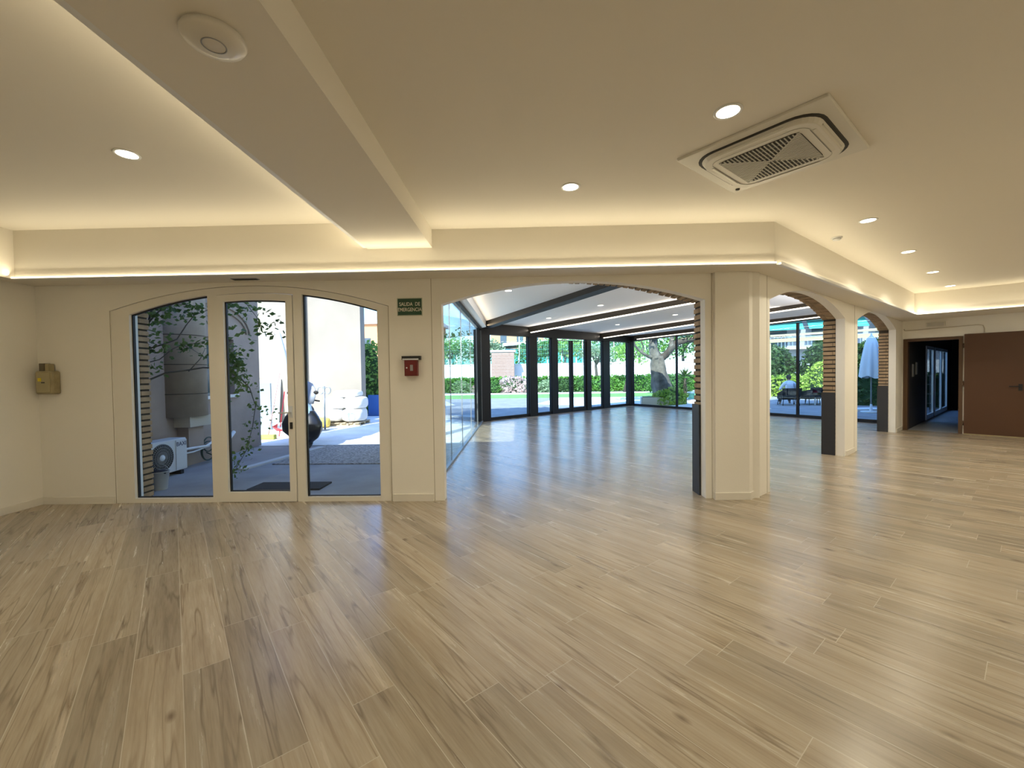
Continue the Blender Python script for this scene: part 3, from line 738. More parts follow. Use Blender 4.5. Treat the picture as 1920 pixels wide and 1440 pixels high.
for k in range(4):
    a = k*pi/2
    def TT(x, y, z, a=a): return TK(cos(a)*x-sin(a)*y, sin(a)*x+cos(a)*y, z)
    f_ = MB(); v = [TT(x, y, z) for x, y, z in ((-.21, -.376, -.045), (.21, -.376, -.045), (.21, -.318, -.056), (-.21, -.318, -.056), (-.21, -.376, -.037), (.21, -.376, -.037), (.21, -.318, -.048), (-.21, -.318, -.048))]
    f_.add(v, [(0, 3, 2, 1), (4, 5, 6, 7), (0, 1, 5, 4), (1, 2, 6, 5), (2, 3, 7, 6), (3, 0, 4, 7)]); f_.build('louvre_flap', M['ac'], cas)
    fl_ = MB(); fl_.add([TT(x, y, -.0535) for x, y in ((-.222, -.312), (.222, -.312), (.222, -.307), (-.222, -.307))], [(0, 1, 2, 3)]); fl_.build('flap_gap', M['darkslot'], cas)

rslab(.262, .260, .05, .048, -.051, -.0545).build('grille_recess', M['darkslot'], cas)
gr = MB()
hw = .258
# slats: two opposite triangles run one way, the other two run across
n = 21
for i in range(n):
    t0 = -hw+(i+.5)*2*hw/n
    m_ = abs(t0)
    for lo_, hi_, vert in ((m_, hw, 0), (-hw, -m_, 0), (m_, hw, 1), (-hw, -m_, 1)):
        if hi_-lo_ < .01: continue
        wdt = .0095 if not vert else .0042
        if vert: gr.add([TK(x, y, z) for z in (-.0545, -.0585) for x, y in ((lo_, t0-wdt), (hi_, t0-wdt), (hi_, t0+wdt), (lo_, t0+wdt))], [(0, 1, 2, 3), (7, 6, 5, 4), (0, 4, 5, 1), (1, 5, 6, 2), (2, 6, 7, 3), (3, 7, 4, 0)])
        else: gr.add([TK(x, y, z) for z in (-.0545, -.0585) for x, y in ((t0-wdt, lo_), (t0+wdt, lo_), (t0+wdt, hi_), (t0-wdt, hi_))], [(0, 1, 2, 3), (7, 6, 5, 4), (0, 4, 5, 1), (1, 5, 6, 2), (2, 6, 7, 3), (3, 7, 4, 0)])
for k in range(4):
    a = k*pi/2
    def TT(x, y, z, a=a): return TK(cos(a)*x-sin(a)*y, sin(a)*x+cos(a)*y, z)
    gr.add([TT(x, y, -.0595) for x, y in ((0, -.004), (hw, hw-.008), (hw, hw), (hw-.008, hw), (-.004, 0))], [(0, 1, 2, 3, 4)])
    for q in (.07, .13, .19):
        gr.add([TT(x, y, -.0592) for x, y in ((q-.002, -q), (q+.002, -q), (q+.002, q), (q-.002, q))], [(0, 1, 2, 3)])
gr.build('grille', M['acgrille'], cas)
MB().lathe([(.0, -.026), (.016, -.026), (.018, -.018)], c=TK(.405, .405, 0), n=16, cap=False).build('sensor', M['darkslot'], cas)
bd = MB()
pl_ = rrect(.312, .09, 5)
for a, b in zip(pl_, pl_[1:]+pl_[:1]):
    pa, pb = Vector(TK(*a, -.0535)), Vector(TK(*b, -.0535)); bd.bar(pa, pb, .003, .002)
bd.build('panel_line', M['acgrille'], cas)

# wireless access point under the beam
ap = thing('access_point', (-1.235, 1.73, 2.9), 'white round access point on the underside of the ceiling beam', 'access point')
MB().lathe([(.112, 0), (.118, -.012), (.108, -.026), (.07, -.036), (0, -.038)], c=(-1.235, 1.73, 2.9), n=40, cap=False).build('housing', mat('access_point_plastic', (.72, .68, .60), .3), ap)
MB().lathe([(.045, -.0372), (.0455, -.0392), (.041, -.0395), (.040, -.0375)], c=(-1.235, 1.73, 2.9), n=32, cap=False).build('ring', M['grey'], ap)
MB().lathe([(0, -.024), (.006, -.022)], c=(-1.30, 1.65, 2.9), n=10, cap=False).build('status_light', M['black'], ap)
# smoke detector
sd_ = thing('smoke_detector', (3.85, 5.22, 3.1), 'small white smoke detector on the ceiling before the middle arch', 'smoke detector')
MB().lathe([(.055, 0), (.055, -.012), (.042, -.014), (.040, -.034), (.0, -.040)], c=(3.85, 5.22, 3.1), n=24, cap=False).build('housing', M['white'], sd_)
MB().lathe([(.0425, -.018), (.0425, -.022)], c=(3.85, 5.22, 3.1), n=24, cap=False).build('sensing_slot', M['darkslot'], sd_)
# vent in the bulkhead underside
vg = thing('ceiling_vent', (-3.17, 4.83, 2.65), 'small dark vent in the bulkhead underside above the glazed door', 'vent')
MB().box(-3.32, -3.02, 4.80, 4.87, 2.644, 2.652).build('frame', M['grey'], vg)
sl = MB()
for k in range(4): sl.box(-3.31, -3.03, 4.808+k*.015, 4.816+k*.015, 2.640, 2.646)
sl.build('slats', M['darkslot'], vg)

# emergency exit sign
sg = thing('exit_sign', (-1.305, 4.99, 2.32), 'green exit sign reading SALIDA DE EMERGENCIA on the cream wall', 'sign')
MB().box(-1.455, -1.155, -.006, 0, 2.215, 2.425, TF).build('border', mat('sign_border', (.50, .52, .40), .5), sg)
MB().box(-1.446, -1.164, -.009, -.006, 2.224, 2.416, TF).build('panel', M['green'], sg)
TX = lambda x, z: (x-1.305, 5.0-.0096, z+2.350); text('SALIDA  DE', .060, M['cream'], TX, 'lettering', sg, sx=.82)
TX = lambda x, z: (x-1.305, 5.0-.0096, z+2.285); text('EMERGENCIA', .060, M['cream'], TX, 'lettering', sg, sx=.78)
# red alarm cabinet
rb_ = thing('alarm_box', (-1.29, 4.98, 1.6), 'small red alarm key box under a black bracket on the wall', 'alarm box')
MB().box(-1.365, -1.215, -.075, 0, 1.50, 1.685, TF).build('box', M['red'], rb_, bevel=.004)
fcv = sub(MB().box(-1.355, -1.225, -.082, -.075, 1.51, 1.675, TF).build('front_cover', M['red'], rb_))
MB().box(-1.295, -1.262, -.085, -.082, 1.56, 1.63, TF).build('label', M['grey'], fcv)
MB().lathe([(0, 0), (.008, 0), (.008, .006)], T=lambda x, y, z: (x-1.335, 4.918-z, y+1.595), n=12).build('lock', M['whitemetal'], fcv)
MB().box(-1.40, -1.18, -.06, 0, 1.69, 1.735, TF).build('bracket', M['black'], rb_)
MB().box(-1.39, -1.20, -.066, -.06, 1.688, 1.705, TF).build('bracket_lip', M['whitemetal'], rb_)
# beige old box in the left corner
ob_ = thing('wall_box', (-5.66, 4.93, 1.35), 'aged beige plastic box with yellow sticker in the left corner', 'electrical box')
MB().box(-5.79, -5.575, 4.90, 5.0, 1.345, 1.625).build('body', M['beige'], ob_, bevel=.02)
ocv = sub(MB().box(-5.765, -5.60, 4.892, 4.902, 1.365, 1.605).build('cover', mat('aged_clear_cover', (.42, .36, .20), .25), ob_, bevel=.01))
MB().box(-5.745, -5.685, 4.91, 4.99, 1.62, 1.715).build('gland', mat('dark_gland', (.16, .13, .08), .5), ob_, bevel=.005)
MB().box(-5.683, -5.635, 4.92, 4.985, 1.62, 1.71).build('conduit_stub', M['beige'], ob_, bevel=.005)
MB().box(-5.74, -5.70, 4.889, 4.893, 1.50, 1.54).build('sticker', M['yellow'], ocv)
MB().box(-5.70, -5.66, 4.889, 4.893, 1.478, 1.492).build('toggle', M['black'], ob_)
# emergency light and conduit above the fire door
el = thing('emergency_light', TD(.55, -.03, 2.5), 'grey emergency light fixture on the wall above the fire door', 'emergency light')
MB().box(.42, .74, -.055, 0, 2.47, 2.575, TD).build('housing', M['ac'], el, bevel=.006)
MB().box(.44, .72, -.062, -.055, 2.482, 2.562, TD).build('diffuser', mat('frosted_cover', (.55, .53, .48), .3), el)
cd = MB(); cd.tube([TD(*p) for p in ((.03, -.02, 2.46), (.045, -.02, 2.42), (.10, -.02, 2.415), (.9, -.02, 2.44), (1.25, -.02, 2.45), (1.32, -.02, 2.43), (1.34, -.02, 2.36), (1.34, -.02, 2.27))], .010, 8)
tag(cd.build('conduit', mat('grey_cream_conduit', (.62, .56, .46), .5)), 'thin cream cable conduit running above the fire door frame', 'conduit')

# ================================================================== COURTYARD BEHIND THE GLAZED ENTRANCE
gd = MB(); gd.prism([(-40, 5.15), (-1.3, 5.15), (-1.3, 13.6), (5.0, 19.6), (10.4, 11.4), (25, -2), (60, -2), (90, 80), (-60, 80), (-60, 5.15)], -.35, -.03)
struct('ground', gd, M['stone'])
gv = MB(); gv.prism([(-4.40, 7.3), (-1.35, 7.25), (-1.35, 9.3), (-4.35, 9.3)], -.06, -.012)
tag(gv.build('gravel_bed', M['gravel']), 'strip of grey gravel on the ground outside the entrance', 'gravel', kind='stuff')
kb = MB(); kb.prism([(-4.75, 6.9), (-4.62, 6.88), (-4.28, 9.0), (-4.42, 9.05)], -.06, .0)
tag(kb.build('kerb', M['kerb']), 'narrow pale kerb beside the gravel strip', 'kerb')
tag(MB().box(-3.75, -2.75, 5.62, 6.0, -.031, -.008).build('doormat', M['mat']), 'dark doormat outside the glazed door', 'doormat')
# paler yard from the shadow edge on; sunlight is put into its colour
cy = MB(); cy.prism([(-12, 9.3), (-1.4, 9.3), (-1.4, 16.0), (-12, 16.0)], -.06, -.018); struct('ground_yard', cy, M['concrete'])

house = thing('building', (-7, 9, -.03), 'neighbouring building with round half column, window and sandy lit wall behind the entrance', 'building')
TB = frame_T((-5.9, 5.33), pi/2)     # s = along +y, d = towards -x
w1_ = panel(MB(), TB, 0, 3.72, -.05, 5.2, [(2.32, 3.24, 1.18, 2.30)], 0, .3)
w1_.build('shaded_wall', M['greywall'], house)
hc = MB()
hc.add([], [])
prof = []
K = 14; z0c, z1c = .86, 4.6
for zz, rr in ((z0c, .36), (z1c, .36)):
    for k in range(K+1):
        a = -pi/2+pi*k/K; prof.append((-5.9+rr*cos(a), 7.22+rr*sin(a), zz))
hc.add(prof, [(k, k+1, K+1+k+1, K+1+k) for k in range(K)]+[tuple(range(K+1))[::-1], tuple(range(K+1, 2*K+2))], True)
hc.build('half_column', M['stonecol'], house)
for zz in (1.25, 1.75, 2.25, 2.75, 3.3):
    jn = MB()
    vv = [(-5.9+.364*cos(-pi/2+pi*k/K), 7.22+.364*sin(-pi/2+pi*k/K), zz+q) for q in (-.006, .006) for k in range(K+1)]
    jn.add(vv, [(k, k+1, K+1+k+1, K+1+k) for k in range(K)])
    jn.build('column_joint', M['mortar'], house)
MB().box(-5.9, -5.62, 7.02, 7.50, .68, .86).build('column_foot', mat('pale_corbel', (.50, .46, .38), .85), house)
MB().box(-5.9, -5.70, 7.08, 7.42, .25, .68).build('corbel_base', M['greywall'], house)
wn_ = panel(MB(), TB, 2.32, 3.24, 1.18, 2.30, [(2.37, 3.19, 1.23, 2.25)], .10, .16).build('window_frame', M['grey'], house); sub(wn_)
MB().box(2.37, 3.19, .12, .14, 1.23, 2.25, TB).build('window_glass', M['window_dark'], wn_)
MB().box(2.26, 3.30, -.05, .12, 1.12, 1.18, TB).build('window_sill', M['concrete'], house)
mo = MB()
for q, rr in ((0, .0), (1, .12)):
    pts = [TB(2.78+.86*(1+rr)*cos(radians(a)), -.02, 2.44+.42*(1+rr*2)*sin(radians(a))) for a in range(0, 181, 12)]
    mo.tube(pts, .02, 6)
mo.build('arched_moulding', M['stonecol'], house)
w2_ = MB(); w2_.box(-14, -5.45, 14.3, 14.7, -.05, 7.0); w2_.build('sunlit_wall', M['limewall'], house)
w3_ = MB(); w3_.box(-9.5, -5.92, 9.05, 9.35, -.05, 5.2); w3_.add([], []); 
# return wall of the shaded wing and its stepped pier
MB().box(-6.25, -5.9, 9.05, 9.4, -.05, 5.2).build('corner_pier', M['greywall'], house)
MB().box(-9.75, -9.1, 14.1, 14.3, -.05, 1.75).build('wall_step', M['limewall'], house)
MB().tube([(-7.36, 14.22, -.03), (-7.36, 14.22, 6.9)], .075, 10).build('drainpipe', M['pipewhite'], house)
# roof slab of the sunlit wing
MB().box(-14, -5.3, 14.2, 16, 7.0, 7.2).build('roof_slab', M['roof'], house)

# outdoor air conditioning unit
TU = lambda x, y, z: (-5.545+x, 6.05+y, z)        # y along the unit, +x = front
ou = thing('outdoor_unit', (-5.68, 6.43, -.03), 'white outdoor air conditioning unit with round fan grille lettered BAXI', 'air conditioner')
MB().box(-.28, 0, 0, .78, .03, .545, TU).build('casing', mat('white_casing', (.62, .64, .66), .45), ou, bevel=.012)
sfan = MB(); sfan.lathe([(.0, .004), (.215, .004), (.215, .0)], T=lambda x, y, z: TU(z, x+.30, y+.29), n=36, cap=False); sfan.build('fan_recess', M['darkslot'], ou)
gg = MB()
for k in range(36):
    a = 2*pi*k/36; gg.bar(TU(.010, .30+.05*cos(a), .29+.05*sin(a)), TU(.010, .30+.21*cos(a+.35), .29+.21*sin(a+.35)), .004, .004, (1, 0, 0))
for rr in (.09, .13, .17, .21):
    gg.tube([TU(.011, .30+rr*cos(2*pi*k/30), .29+rr*sin(2*pi*k/30)) for k in range(31)], .0028, 4)
fgd = sub(gg.build('fan_guard', M['grey'], ou))
MB().lathe([(0, .016), (.045, .016), (.048, .01)], T=lambda x, y, z: TU(z, x+.30, y+.29), n=20, cap=False).build('fan_hub', mat('pale_hub', (.6, .63, .66), .4), fgd)
MB().box(.0, .012, .56, .775, .04, .52, TU).build('service_panel', mat('service_panel_white', (.60, .62, .64), .4), ou, bevel=.003)
text('BAXI', .092, mat('navy_print', (.02, .03, .08), .4), lambda x, z: TU(.0145, .665+x, .455+z), 'lettering', ou)
for q in (.10, .62): MB().box(-.27, .03, q, q+.06, -.03, .03, TU).build('foot', M['rubber'], ou)
pc = MB(); pc.tube([TU(-.10, .77, .33), TU(-.10, 1.0, .32), TU(-.10, 1.35, .30), TU(-.16, 1.7, .38)], .022, 8); pc.tube([TU(-.10, .77, .26), TU(-.10, 1.05, .25), TU(-.12, 1.45, .29)], .014, 8)
pc.build('insulated_pipe', M['pipewhite'], ou)
hs = MB()
for k, (rr, zc, dy) in enumerate(((.15, .17, .10), (.17, .19, .12), (.13, .30, .16))):
    hs.tube([(-5.72-.02*k, 7.45+dy+rr*cos(2*pi*i/24), zc+rr*sin(2*pi*i/24)) for i in range(25)], .011, 6)
hs.tube([(-5.8, 7.6, .15), (-5.74, 7.75, .05), (-5.7, 7.9, 0)], .011, 6)
tag(hs.build('hose_coil', M['hose']), 'coil of dark cable against the shaded wall beside the outdoor unit', 'hose')
tag(MB().tube([(-5.80, 7.95, .18), (-5.83, 8.25, .30), (-5.84, 8.42, .42)], .035, 10).build('waste_pipe', M['pipewhite']), 'short white pipe slanting up the wall below the neighbour window', 'pipe')
# bucket with tools
bu = thing('bucket', (-5.06, 5.75, -.03), 'grey plastic bucket beside the brick jamb, full of dark rags', 'bucket')
MB().lathe([(.085, 0), (.11, .24), (.118, .245), (.118, .255), (.104, .252), (.08, .015), (0, .015)], c=(-5.06, 5.75, -.03), n=24, cap=False).build('pail', mat('grey_pail', (.42, .44, .45), .45), bu)
MB().ico((-5.06, 5.75, .20), .1, 2, .25, (1, 1, .5)).build('rags', M['trousers'], bu)
MB().tube([(-5.06+.113*cos(radians(a)), 5.75+.02, .215+.10*sin(radians(a))) for a in range(0, 181, 15)], .004, 6).build('bucket_handle', M['steel'], bu)

# leafy tree growing against the shaded wall
tr = thing('tree', (-5.72, 5.85, -.03), 'leafy young tree whose branches cross the left panes of the entrance', 'tree')
brs = [[(-5.72, 5.85, -.03), (-5.73, 5.87, .7), (-5.7, 5.95, 1.35), (-5.62, 6.05, 1.9), (-5.5, 6.15, 2.35), (-5.4, 6.2, 2.9)],
       [(-5.70, 5.95, 1.30), (-5.6, 6.1, 1.45), (-5.31, 6.2, 1.60), (-5.0, 6.25, 1.64), (-4.74, 6.2, 1.67), (-4.5, 6.15, 1.66), (-4.27, 6.1, 1.58), (-4.1, 6.1, 1.50), (-3.98, 6.1, 1.36), (-3.90, 6.1, 1.1), (-3.95, 6.1, .8), (-4.05, 6.1, .45), (-4.25, 6.1, .12)],
       [(-5.0, 6.25, 1.62), (-4.78, 6.2, 1.80), (-4.7, 6.2, 1.95)],
       [(-5.31, 6.2, 1.60), (-5.5, 6.15, 1.50), (-5.62, 6.1, 1.32)],
       [(-5.62, 6.05, 1.9), (-5.3, 6.15, 2.02), (-5.12, 6.2, 2.1), (-4.98, 6.2, 2.3), (-4.85, 6.2, 2.45), (-4.6, 6.2, 2.54), (-4.3, 6.15, 2.6)],
       [(-5.62, 6.0, 1.7), (-5.4, 6.2, 1.8), (-5.2, 6.2, 1.95), (-5.05, 6.2, 2.02), (-4.8, 6.2, 2.04), (-4.5, 6.2, 2.12)],
       [(-5.5, 6.15, 2.35), (-5.3, 6.1, 2.5), (-5.05, 6.1, 2.62), (-4.7, 6.1, 2.72), (-4.3, 6.1, 2.70), (-4.0, 6.1, 2.60), (-3.85, 6.1, 2.4), (-3.8, 6.1, 2.15)],
       [(-5.05, 6.2, 2.02), (-4.9, 6.2, 1.95), (-4.75, 6.2, 1.85)]]
for i, p in enumerate(brs):
    r0 = [.04, .016, .009, .010, .013, .010, .012, .007][i]
    MB().tube(p, [r0*(1-.75*k/(len(p)-1)) for k in range(len(p))], 6).build('branch' if i else 'trunk', M['barkdark'] if i == 0 else mat('grey_branch', (.16, .15, .13), .8), tr)
lv = MB()
def clus(c, r, n, L=.088):
    for _ in range(int(n*1.5)):
        leaf(lv, Vector((c[0]+random.gauss(0, r[0]), c[1]+random.gauss(0, .08), c[2]+random.gauss(0, r[1]))), L*random.uniform(.7, 1.2), .6)
for c, r, n_ in (((-5.45, 6.1, 2.2), (.13, .18), 60), ((-5.25, 6.1, 2.5), (.22, .08), 60), ((-4.9, 6.15, 2.55), (.2, .07), 40), ((-4.6, 6.15, 2.5), (.14, .07), 16), ((-5.35, 6.15, 1.95), (.14, .12), 30),
                ((-4.95, 6.2, 2.0), (.12, .06), 22), ((-4.6, 6.2, 2.05), (.12, .08), 14), ((-4.68, 6.2, 1.86), (.06, .1), 10), ((-5.45, 6.1, 1.62), (.05, .05), 14),
                ((-4.30, 6.1, 1.80), (.10, .14), 110), ((-4.22, 6.1, 1.58), (.10, .13), 90), ((-4.1, 6.1, 1.42), (.05, .05), 10),
                ((-4.25, 6.1, 2.55), (.14, .07), 34), ((-3.95, 6.1, 2.52), (.10, .07), 26), ((-3.72, 6.1, 2.30), (.11, .10), 26), ((-4.28, 6.1, 2.22), (.07, .07), 12), ((-3.9, 6.1, 2.1), (.10, .09), 9), ((-3.55, 6.1, 2.15), (.1, .08), 8)):
    clus(c, r, n_)
for p in brs[1][7:]:
    clus(p, (.05, .06), 13, .065)
clus((-3.75, 6.1, .95), (.07, .12), 16, .06); clus((-4.2, 6.1, .25), (.07, .10), 22, .07); clus((-4.05, 6.1, .5), (.05, .08), 16, .07)
lv.build('foliage', leaf_mat('young_leaf', (.05, .11, .025), (.16, .24, .06), .45), tr, fix=False)

# tree hidden behind the wall pier, added to shade the patio
def tube_tree(loc, label, h, r, trunk_r, m_leaf, nleaf, lsize, cat='tree', group=None, blobs=7, m_bark='bark', name='tree', tall=None, spread=1.0, seed=0, lean=(0, 0)):
    random.seed(seed+int(loc[0]*13)+int(loc[1]*7))
    x, y, z = loc
    t = thing(name, loc, label, cat, group)
    top = Vector((x+lean[0], y+lean[1], z+h*.55))
    MB().tube([(x, y, z), (x+.05+lean[0]*.3, y, z+h*.2), (x-.04+lean[0]*.6, y, z+h*.4), top], [trunk_r*1.3, trunk_r, trunk_r*.85, trunk_r*.7], 10).build('trunk', M[m_bark], t)
    lm = MB(); bm2 = MB()
    for k in range(blobs):
        a = 2*pi*k/blobs+random.uniform(-.3, .3); q = random.uniform(.35, .75)*spread
        c = top+Vector((cos(a)*r*q, sin(a)*r*q, random.uniform(-.05, .45)*h*.45))
        bm2.tube([top-Vector((0, 0, h*.12)), (top+c)/2+Vector((0, 0, .1)), c], [trunk_r*.5, trunk_r*.35, trunk_r*.12], 6)
        rr = r*random.uniform(.42, .6)
        leaves(lm, c, (rr, rr, rr*.8), nleaf//blobs, lsize)
    bm2.build('boughs', M[m_bark], t); lm.build('foliage', M[m_leaf], t, fix=False)
    return t
tube_tree((-2.65, 9.4, -.05), 'tall unseen tree added for shade beyond the solid wall between entrance and arch', 9.4, 2.5, .16, 'leafmid', 8500, .32, blobs=12, spread=1.0, seed=4, lean=(.3, .5))

# yard things
sc = thing('motor_scooter', (-4.68, 9.2, -.02), 'parked motor scooter with grey windscreen and black leg apron behind the entrance door frame', 'scooter')
def loft(mb, secs):
    """closed skin through horizontal outlines given as (z, cx, cy, half width, half depth, power)"""
    n = 28; o = []
    for z, cx_, cy_, hw_, hd__, pw in secs:
        for k in range(n):
            a = 2*pi*k/n; c, s_ = cos(a), sin(a)
            o.append((cx_+hw_*math.copysign(abs(c)**pw, c), cy_+hd__*math.copysign(abs(s_)**pw, s_), z))
    m_ = len(secs)
    return mb.add(o, [(i*n+k, i*n+(k+1) % n, (i+1)*n+(k+1) % n, (i+1)*n+k) for i in range(m_-1) for k in range(n)]+[tuple(range(n))[::-1], tuple(range((m_-1)*n, m_*n))], True)
SX = -4.74
loft(MB(), [(.93, SX, 9.0, .26, .03, .8), (1.1, SX, 9.04, .29, .03, .8), (1.25, SX, 9.08, .27, .025, .9), (1.36, SX, 9.11, .20, .02, 1), (1.42, SX, 9.13, .08, .015, 1)]).build('windscreen', mat('smoked_windscreen', (.30, .34, .42), .3), sc)
loft(MB(), [(.52, SX, 8.95, .30, .12, .9), (.75, SX, 8.97, .24, .13, .9), (.95, SX, 9.02, .17, .12, 1), (1.04, SX, 9.06, .10, .08, 1)]).build('front_fairing', mat('pale_blue_fairing', (.35, .50, .62), .18), sc)
loft(MB(), [(.10, SX+.14, 8.92, .10, .12, 1), (.2, SX+.10, 8.92, .27, .16, .9), (.36, SX+.04, 8.93, .42, .20, .9), (.52, SX+.02, 8.95, .43, .18, .9), (.66, SX, 8.98, .36, .14, .9), (.78, SX, 9.0, .27, .12, .9)]).build('leg_apron', M['blacktray'], sc)
w_ = MB(); w_.tube([(SX+.17, 8.86+.17*cos(2*pi*k/24), .20+.17*sin(2*pi*k/24)) for k in range(25)], .055, 8, cap=False); w_.build('front_wheel', M['rubber'], sc)
w_ = MB(); w_.tube([(SX-.55, 10.15+.18*cos(2*pi*k/24), .20+.18*sin(2*pi*k/24)) for k in range(25)], .06, 8, cap=False); w_.build('rear_wheel', M['rubber'], sc)
loft(MB(), [(.25, SX-.42, 9.75, .14, .45, .8), (.55, SX-.42, 9.8, .17, .50, .8), (.74, SX-.42, 9.8, .15, .45, .8), (.80, SX-.42, 9.8, .12, .40, .8)]).build('body_and_seat', M['rubber'], sc)
MB().tube([(SX-.34, 9.10, .98), (SX-.1, 9.12, 1.02), (SX+.1, 9.12, 1.02), (SX+.34, 9.10, .98)], .016, 8).build('handlebar', M['rubber'], sc)
for sx in (-1, 1):
    MB().tube([(SX+sx*.22, 9.10, 1.0), (SX+sx*.28, 9.06, 1.15)], .008, 6).build('mirror_stem', M['rubber'], sc)
    MB().ico((SX+sx*.29, 9.05, 1.17), .06, 2, 0, (1, .35, .7)).build('mirror', M['rubber'], sc)

ht = thing('hand_truck', (-5.68, 12.0, -.02), 'thin steel post trolley with two looped handles standing before the sacks', 'hand truck')
MB().tube([(-5.66, 12.0, 0), (-5.66, 12.0, 1.24)], .028, 8).build('upright', M['steel'], ht)
for sx in (-1, 1): MB().tube([(-5.66+sx*.10+.09*cos(2*pi*k/20), 12.0, 1.12+.10*sin(2*pi*k/20)) for k in range(21)], .013, 6, cap=False).build('loop_handle', M['steel'], ht)
MB().box(-5.80, -5.52, 11.8, 12.0, -.02, 0.0).build('toe_plate', M['steel'], ht)

pt = thing('pallet', (-5.6, 13.4, -.02), 'wooden pallet on the lit yard under white sacks', 'pallet')
for yy in (12.95, 13.35, 13.75): MB().box(-6.2, -5.0, yy-.05, yy+.05, -.018, .06).build('runner', M['pallet'], pt)
for k in range(6): MB().box(-6.2+k*.21, -6.06+k*.21, 12.85, 13.85, .06, .08).build('deck_board', M['pallet'], pt)
def sack(c, sz, label, m='bagwhite', rz=0, name='sack'):
    bm = bmesh.new(); bmesh.ops.create_cube(bm, size=2); bmesh.ops.subdivide_edges(bm, edges=bm.edges, cuts=4, use_grid_fill=True)
    for v in bm.verts:
        p = v.co; k = (abs(p.x)**4+abs(p.y)**4+abs(p.z)**4)**.25; q = p/k
        v.co = Vector((q.x*sz[0], q.y*sz[1], q.z*sz[2]*(1+.06*sin(5*q.x+c[0]*9)+.05*cos(6*q.y))))
    me = bpy.data.meshes.new(name); bm.to_mesh(me); bm.free()
    for p in me.polygons: p.use_smooth = True
    me.materials.append(M[m]); o = bpy.data.objects.new(name, me); COL.objects.link(o); o.location = c; o.rotation_euler = (0, 0, rz)
    return tag(o, label, 'sack', 'building sacks in the yard')
sack((-5.95, 13.3, .30), (.33, .40, .22), 'white sack at lower left of the pallet stack')
sack((-5.30, 13.3, .30), (.33, .40, .22), 'white sack at lower right of the pallet stack')
sack((-5.90, 13.35, .68), (.34, .40, .20), 'white sack in upper left of the pallet stack')
sack((-5.28, 13.35, .68), (.32, .40, .20), 'white sack in upper right of the pallet stack')
sack((-5.55, 13.4, .96), (.42, .36, .12), 'white sack crowning the pallet stack')
sack((-6.0, 12.6, .13), (.20, .24, .15), 'yellow sack lying in front of the pallet', 'bagyellow', .4)
sack((-6.15, 12.2, .10), (.20, .22, .12), 'small white sack beside the trolley foot', 'bagwhite', .2)
sack((-5.95, 11.2, .50), (.26, .26, .50), 'tall white builders bag standing behind the scooter')
tag(MB().box(-5.93, -5.36, 16.2, 16.3, -.03, .78).build('board', M['blue']), 'blue board standing in the yard right of the sacks', 'board')
tag(MB().box(-8.2, -7.35, 12.2, 12.26, -.02, 1.35).build('board', M['board']), 'pale grey-blue board leaning at the lit wall behind the broom', 'board')
bo = MB(); bo.add([(-9.0, 14.05, 0), (-8.2, 14.05, 0), (-8.2, 14.25, 1.45), (-9.0, 14.25, 1.45), (-9.0, 14.09, 0), (-8.2, 14.09, 0), (-8.2, 14.29, 1.45), (-9.0, 14.29, 1.45)], [(0, 1, 2, 3), (7, 6, 5, 4), (0, 4, 5, 1), (1, 5, 6, 2), (2, 6, 7, 3), (3, 7, 4, 0)])
tag(bo.build('board', mat('dirty_white_board', (.30, .31, .30), .7)), 'off-white board leaning against the lit wall at its left end', 'board')
br_ = thing('broom', (-6.28, 10.3, -.02), 'broom with pale red handle and yellow-green brush in the yard', 'broom')
MB().tube([(-6.28, 10.3, .10), (-6.05, 10.45, 1.62)], .014, 8).build('broom_handle', M['pink'], br_)
MB().box(-6.46, -6.10, 10.22, 10.36, -.015, .10).build('brush_head', M['bristle'], br_, bevel=.02)
dp = thing('dustpan', (-6.1, 10.5, .1), 'bright red dustpan with upright handle next to the broom', 'dustpan')
MB().add([(-6.26, 10.42, .28), (-5.86, 10.42, .14), (-5.86, 10.62, .12), (-6.26, 10.62, .14), (-6.22, 10.62, .34)], [(0, 1, 2, 3), (0, 3, 4)]).build('pan', M['redplastic'], dp)
MB().tube([(-6.18, 10.62, .14), (-6.20, 10.62, .0)], .012, 6).build('pan_foot', M['redplastic'], dp)
MB().tube([(-6.15, 10.6, .25), (-6.02, 10.6, 1.15)], .012, 8).build('pan_handle', M['redplastic'], dp)
pu = thing('parasol', (-6.7, 12.1, -.02), 'slim white furled parasol leaning beside the door stile in the yard', 'parasol')
MB().tube([(-6.60, 12.1, -.02), (-7.05, 12.1, 2.95)], .02, 8).build('pole', M['whitemetal'], pu)
MB().tube([(-6.73, 12.1, 1.0), (-6.78, 12.1, 1.45), (-6.90, 12.1, 2.1), (-7.02, 12.1, 2.75), (-7.05, 12.1, 2.9)], [.07, .12, .13, .08, .03], 10).build('cover', M['canvas'], pu)

# ================================================================== GARDEN
lawn = MB(); lawn.prism([(-8, 27.2), (12.5, 26.6), (19, 24.5), (20, 28), (12, 31.5), (-8, 31.8)], -.06, -.01)
tag(lawn.build('lawn', M['grass']), 'band of green lawn beyond the patio', 'lawn', kind='stuff')
for poly in ([(-8, 31.8), (12, 31.5), (12, 34.4), (-8, 34.4)],): struct('ground_path', MB().prism(poly, -.06, -.012), M['concrete'])
struct('ground_terrace', MB().prism([(3.0, 19.9), (5.1, 20.3), (8.5, 16.2), (10, 17), (12.5, 26.5), (2.5, 26.8), (.8, 21.5)], -.06, -.014), M['concrete'])  # sunlit ground, its brightness put into a paler colour

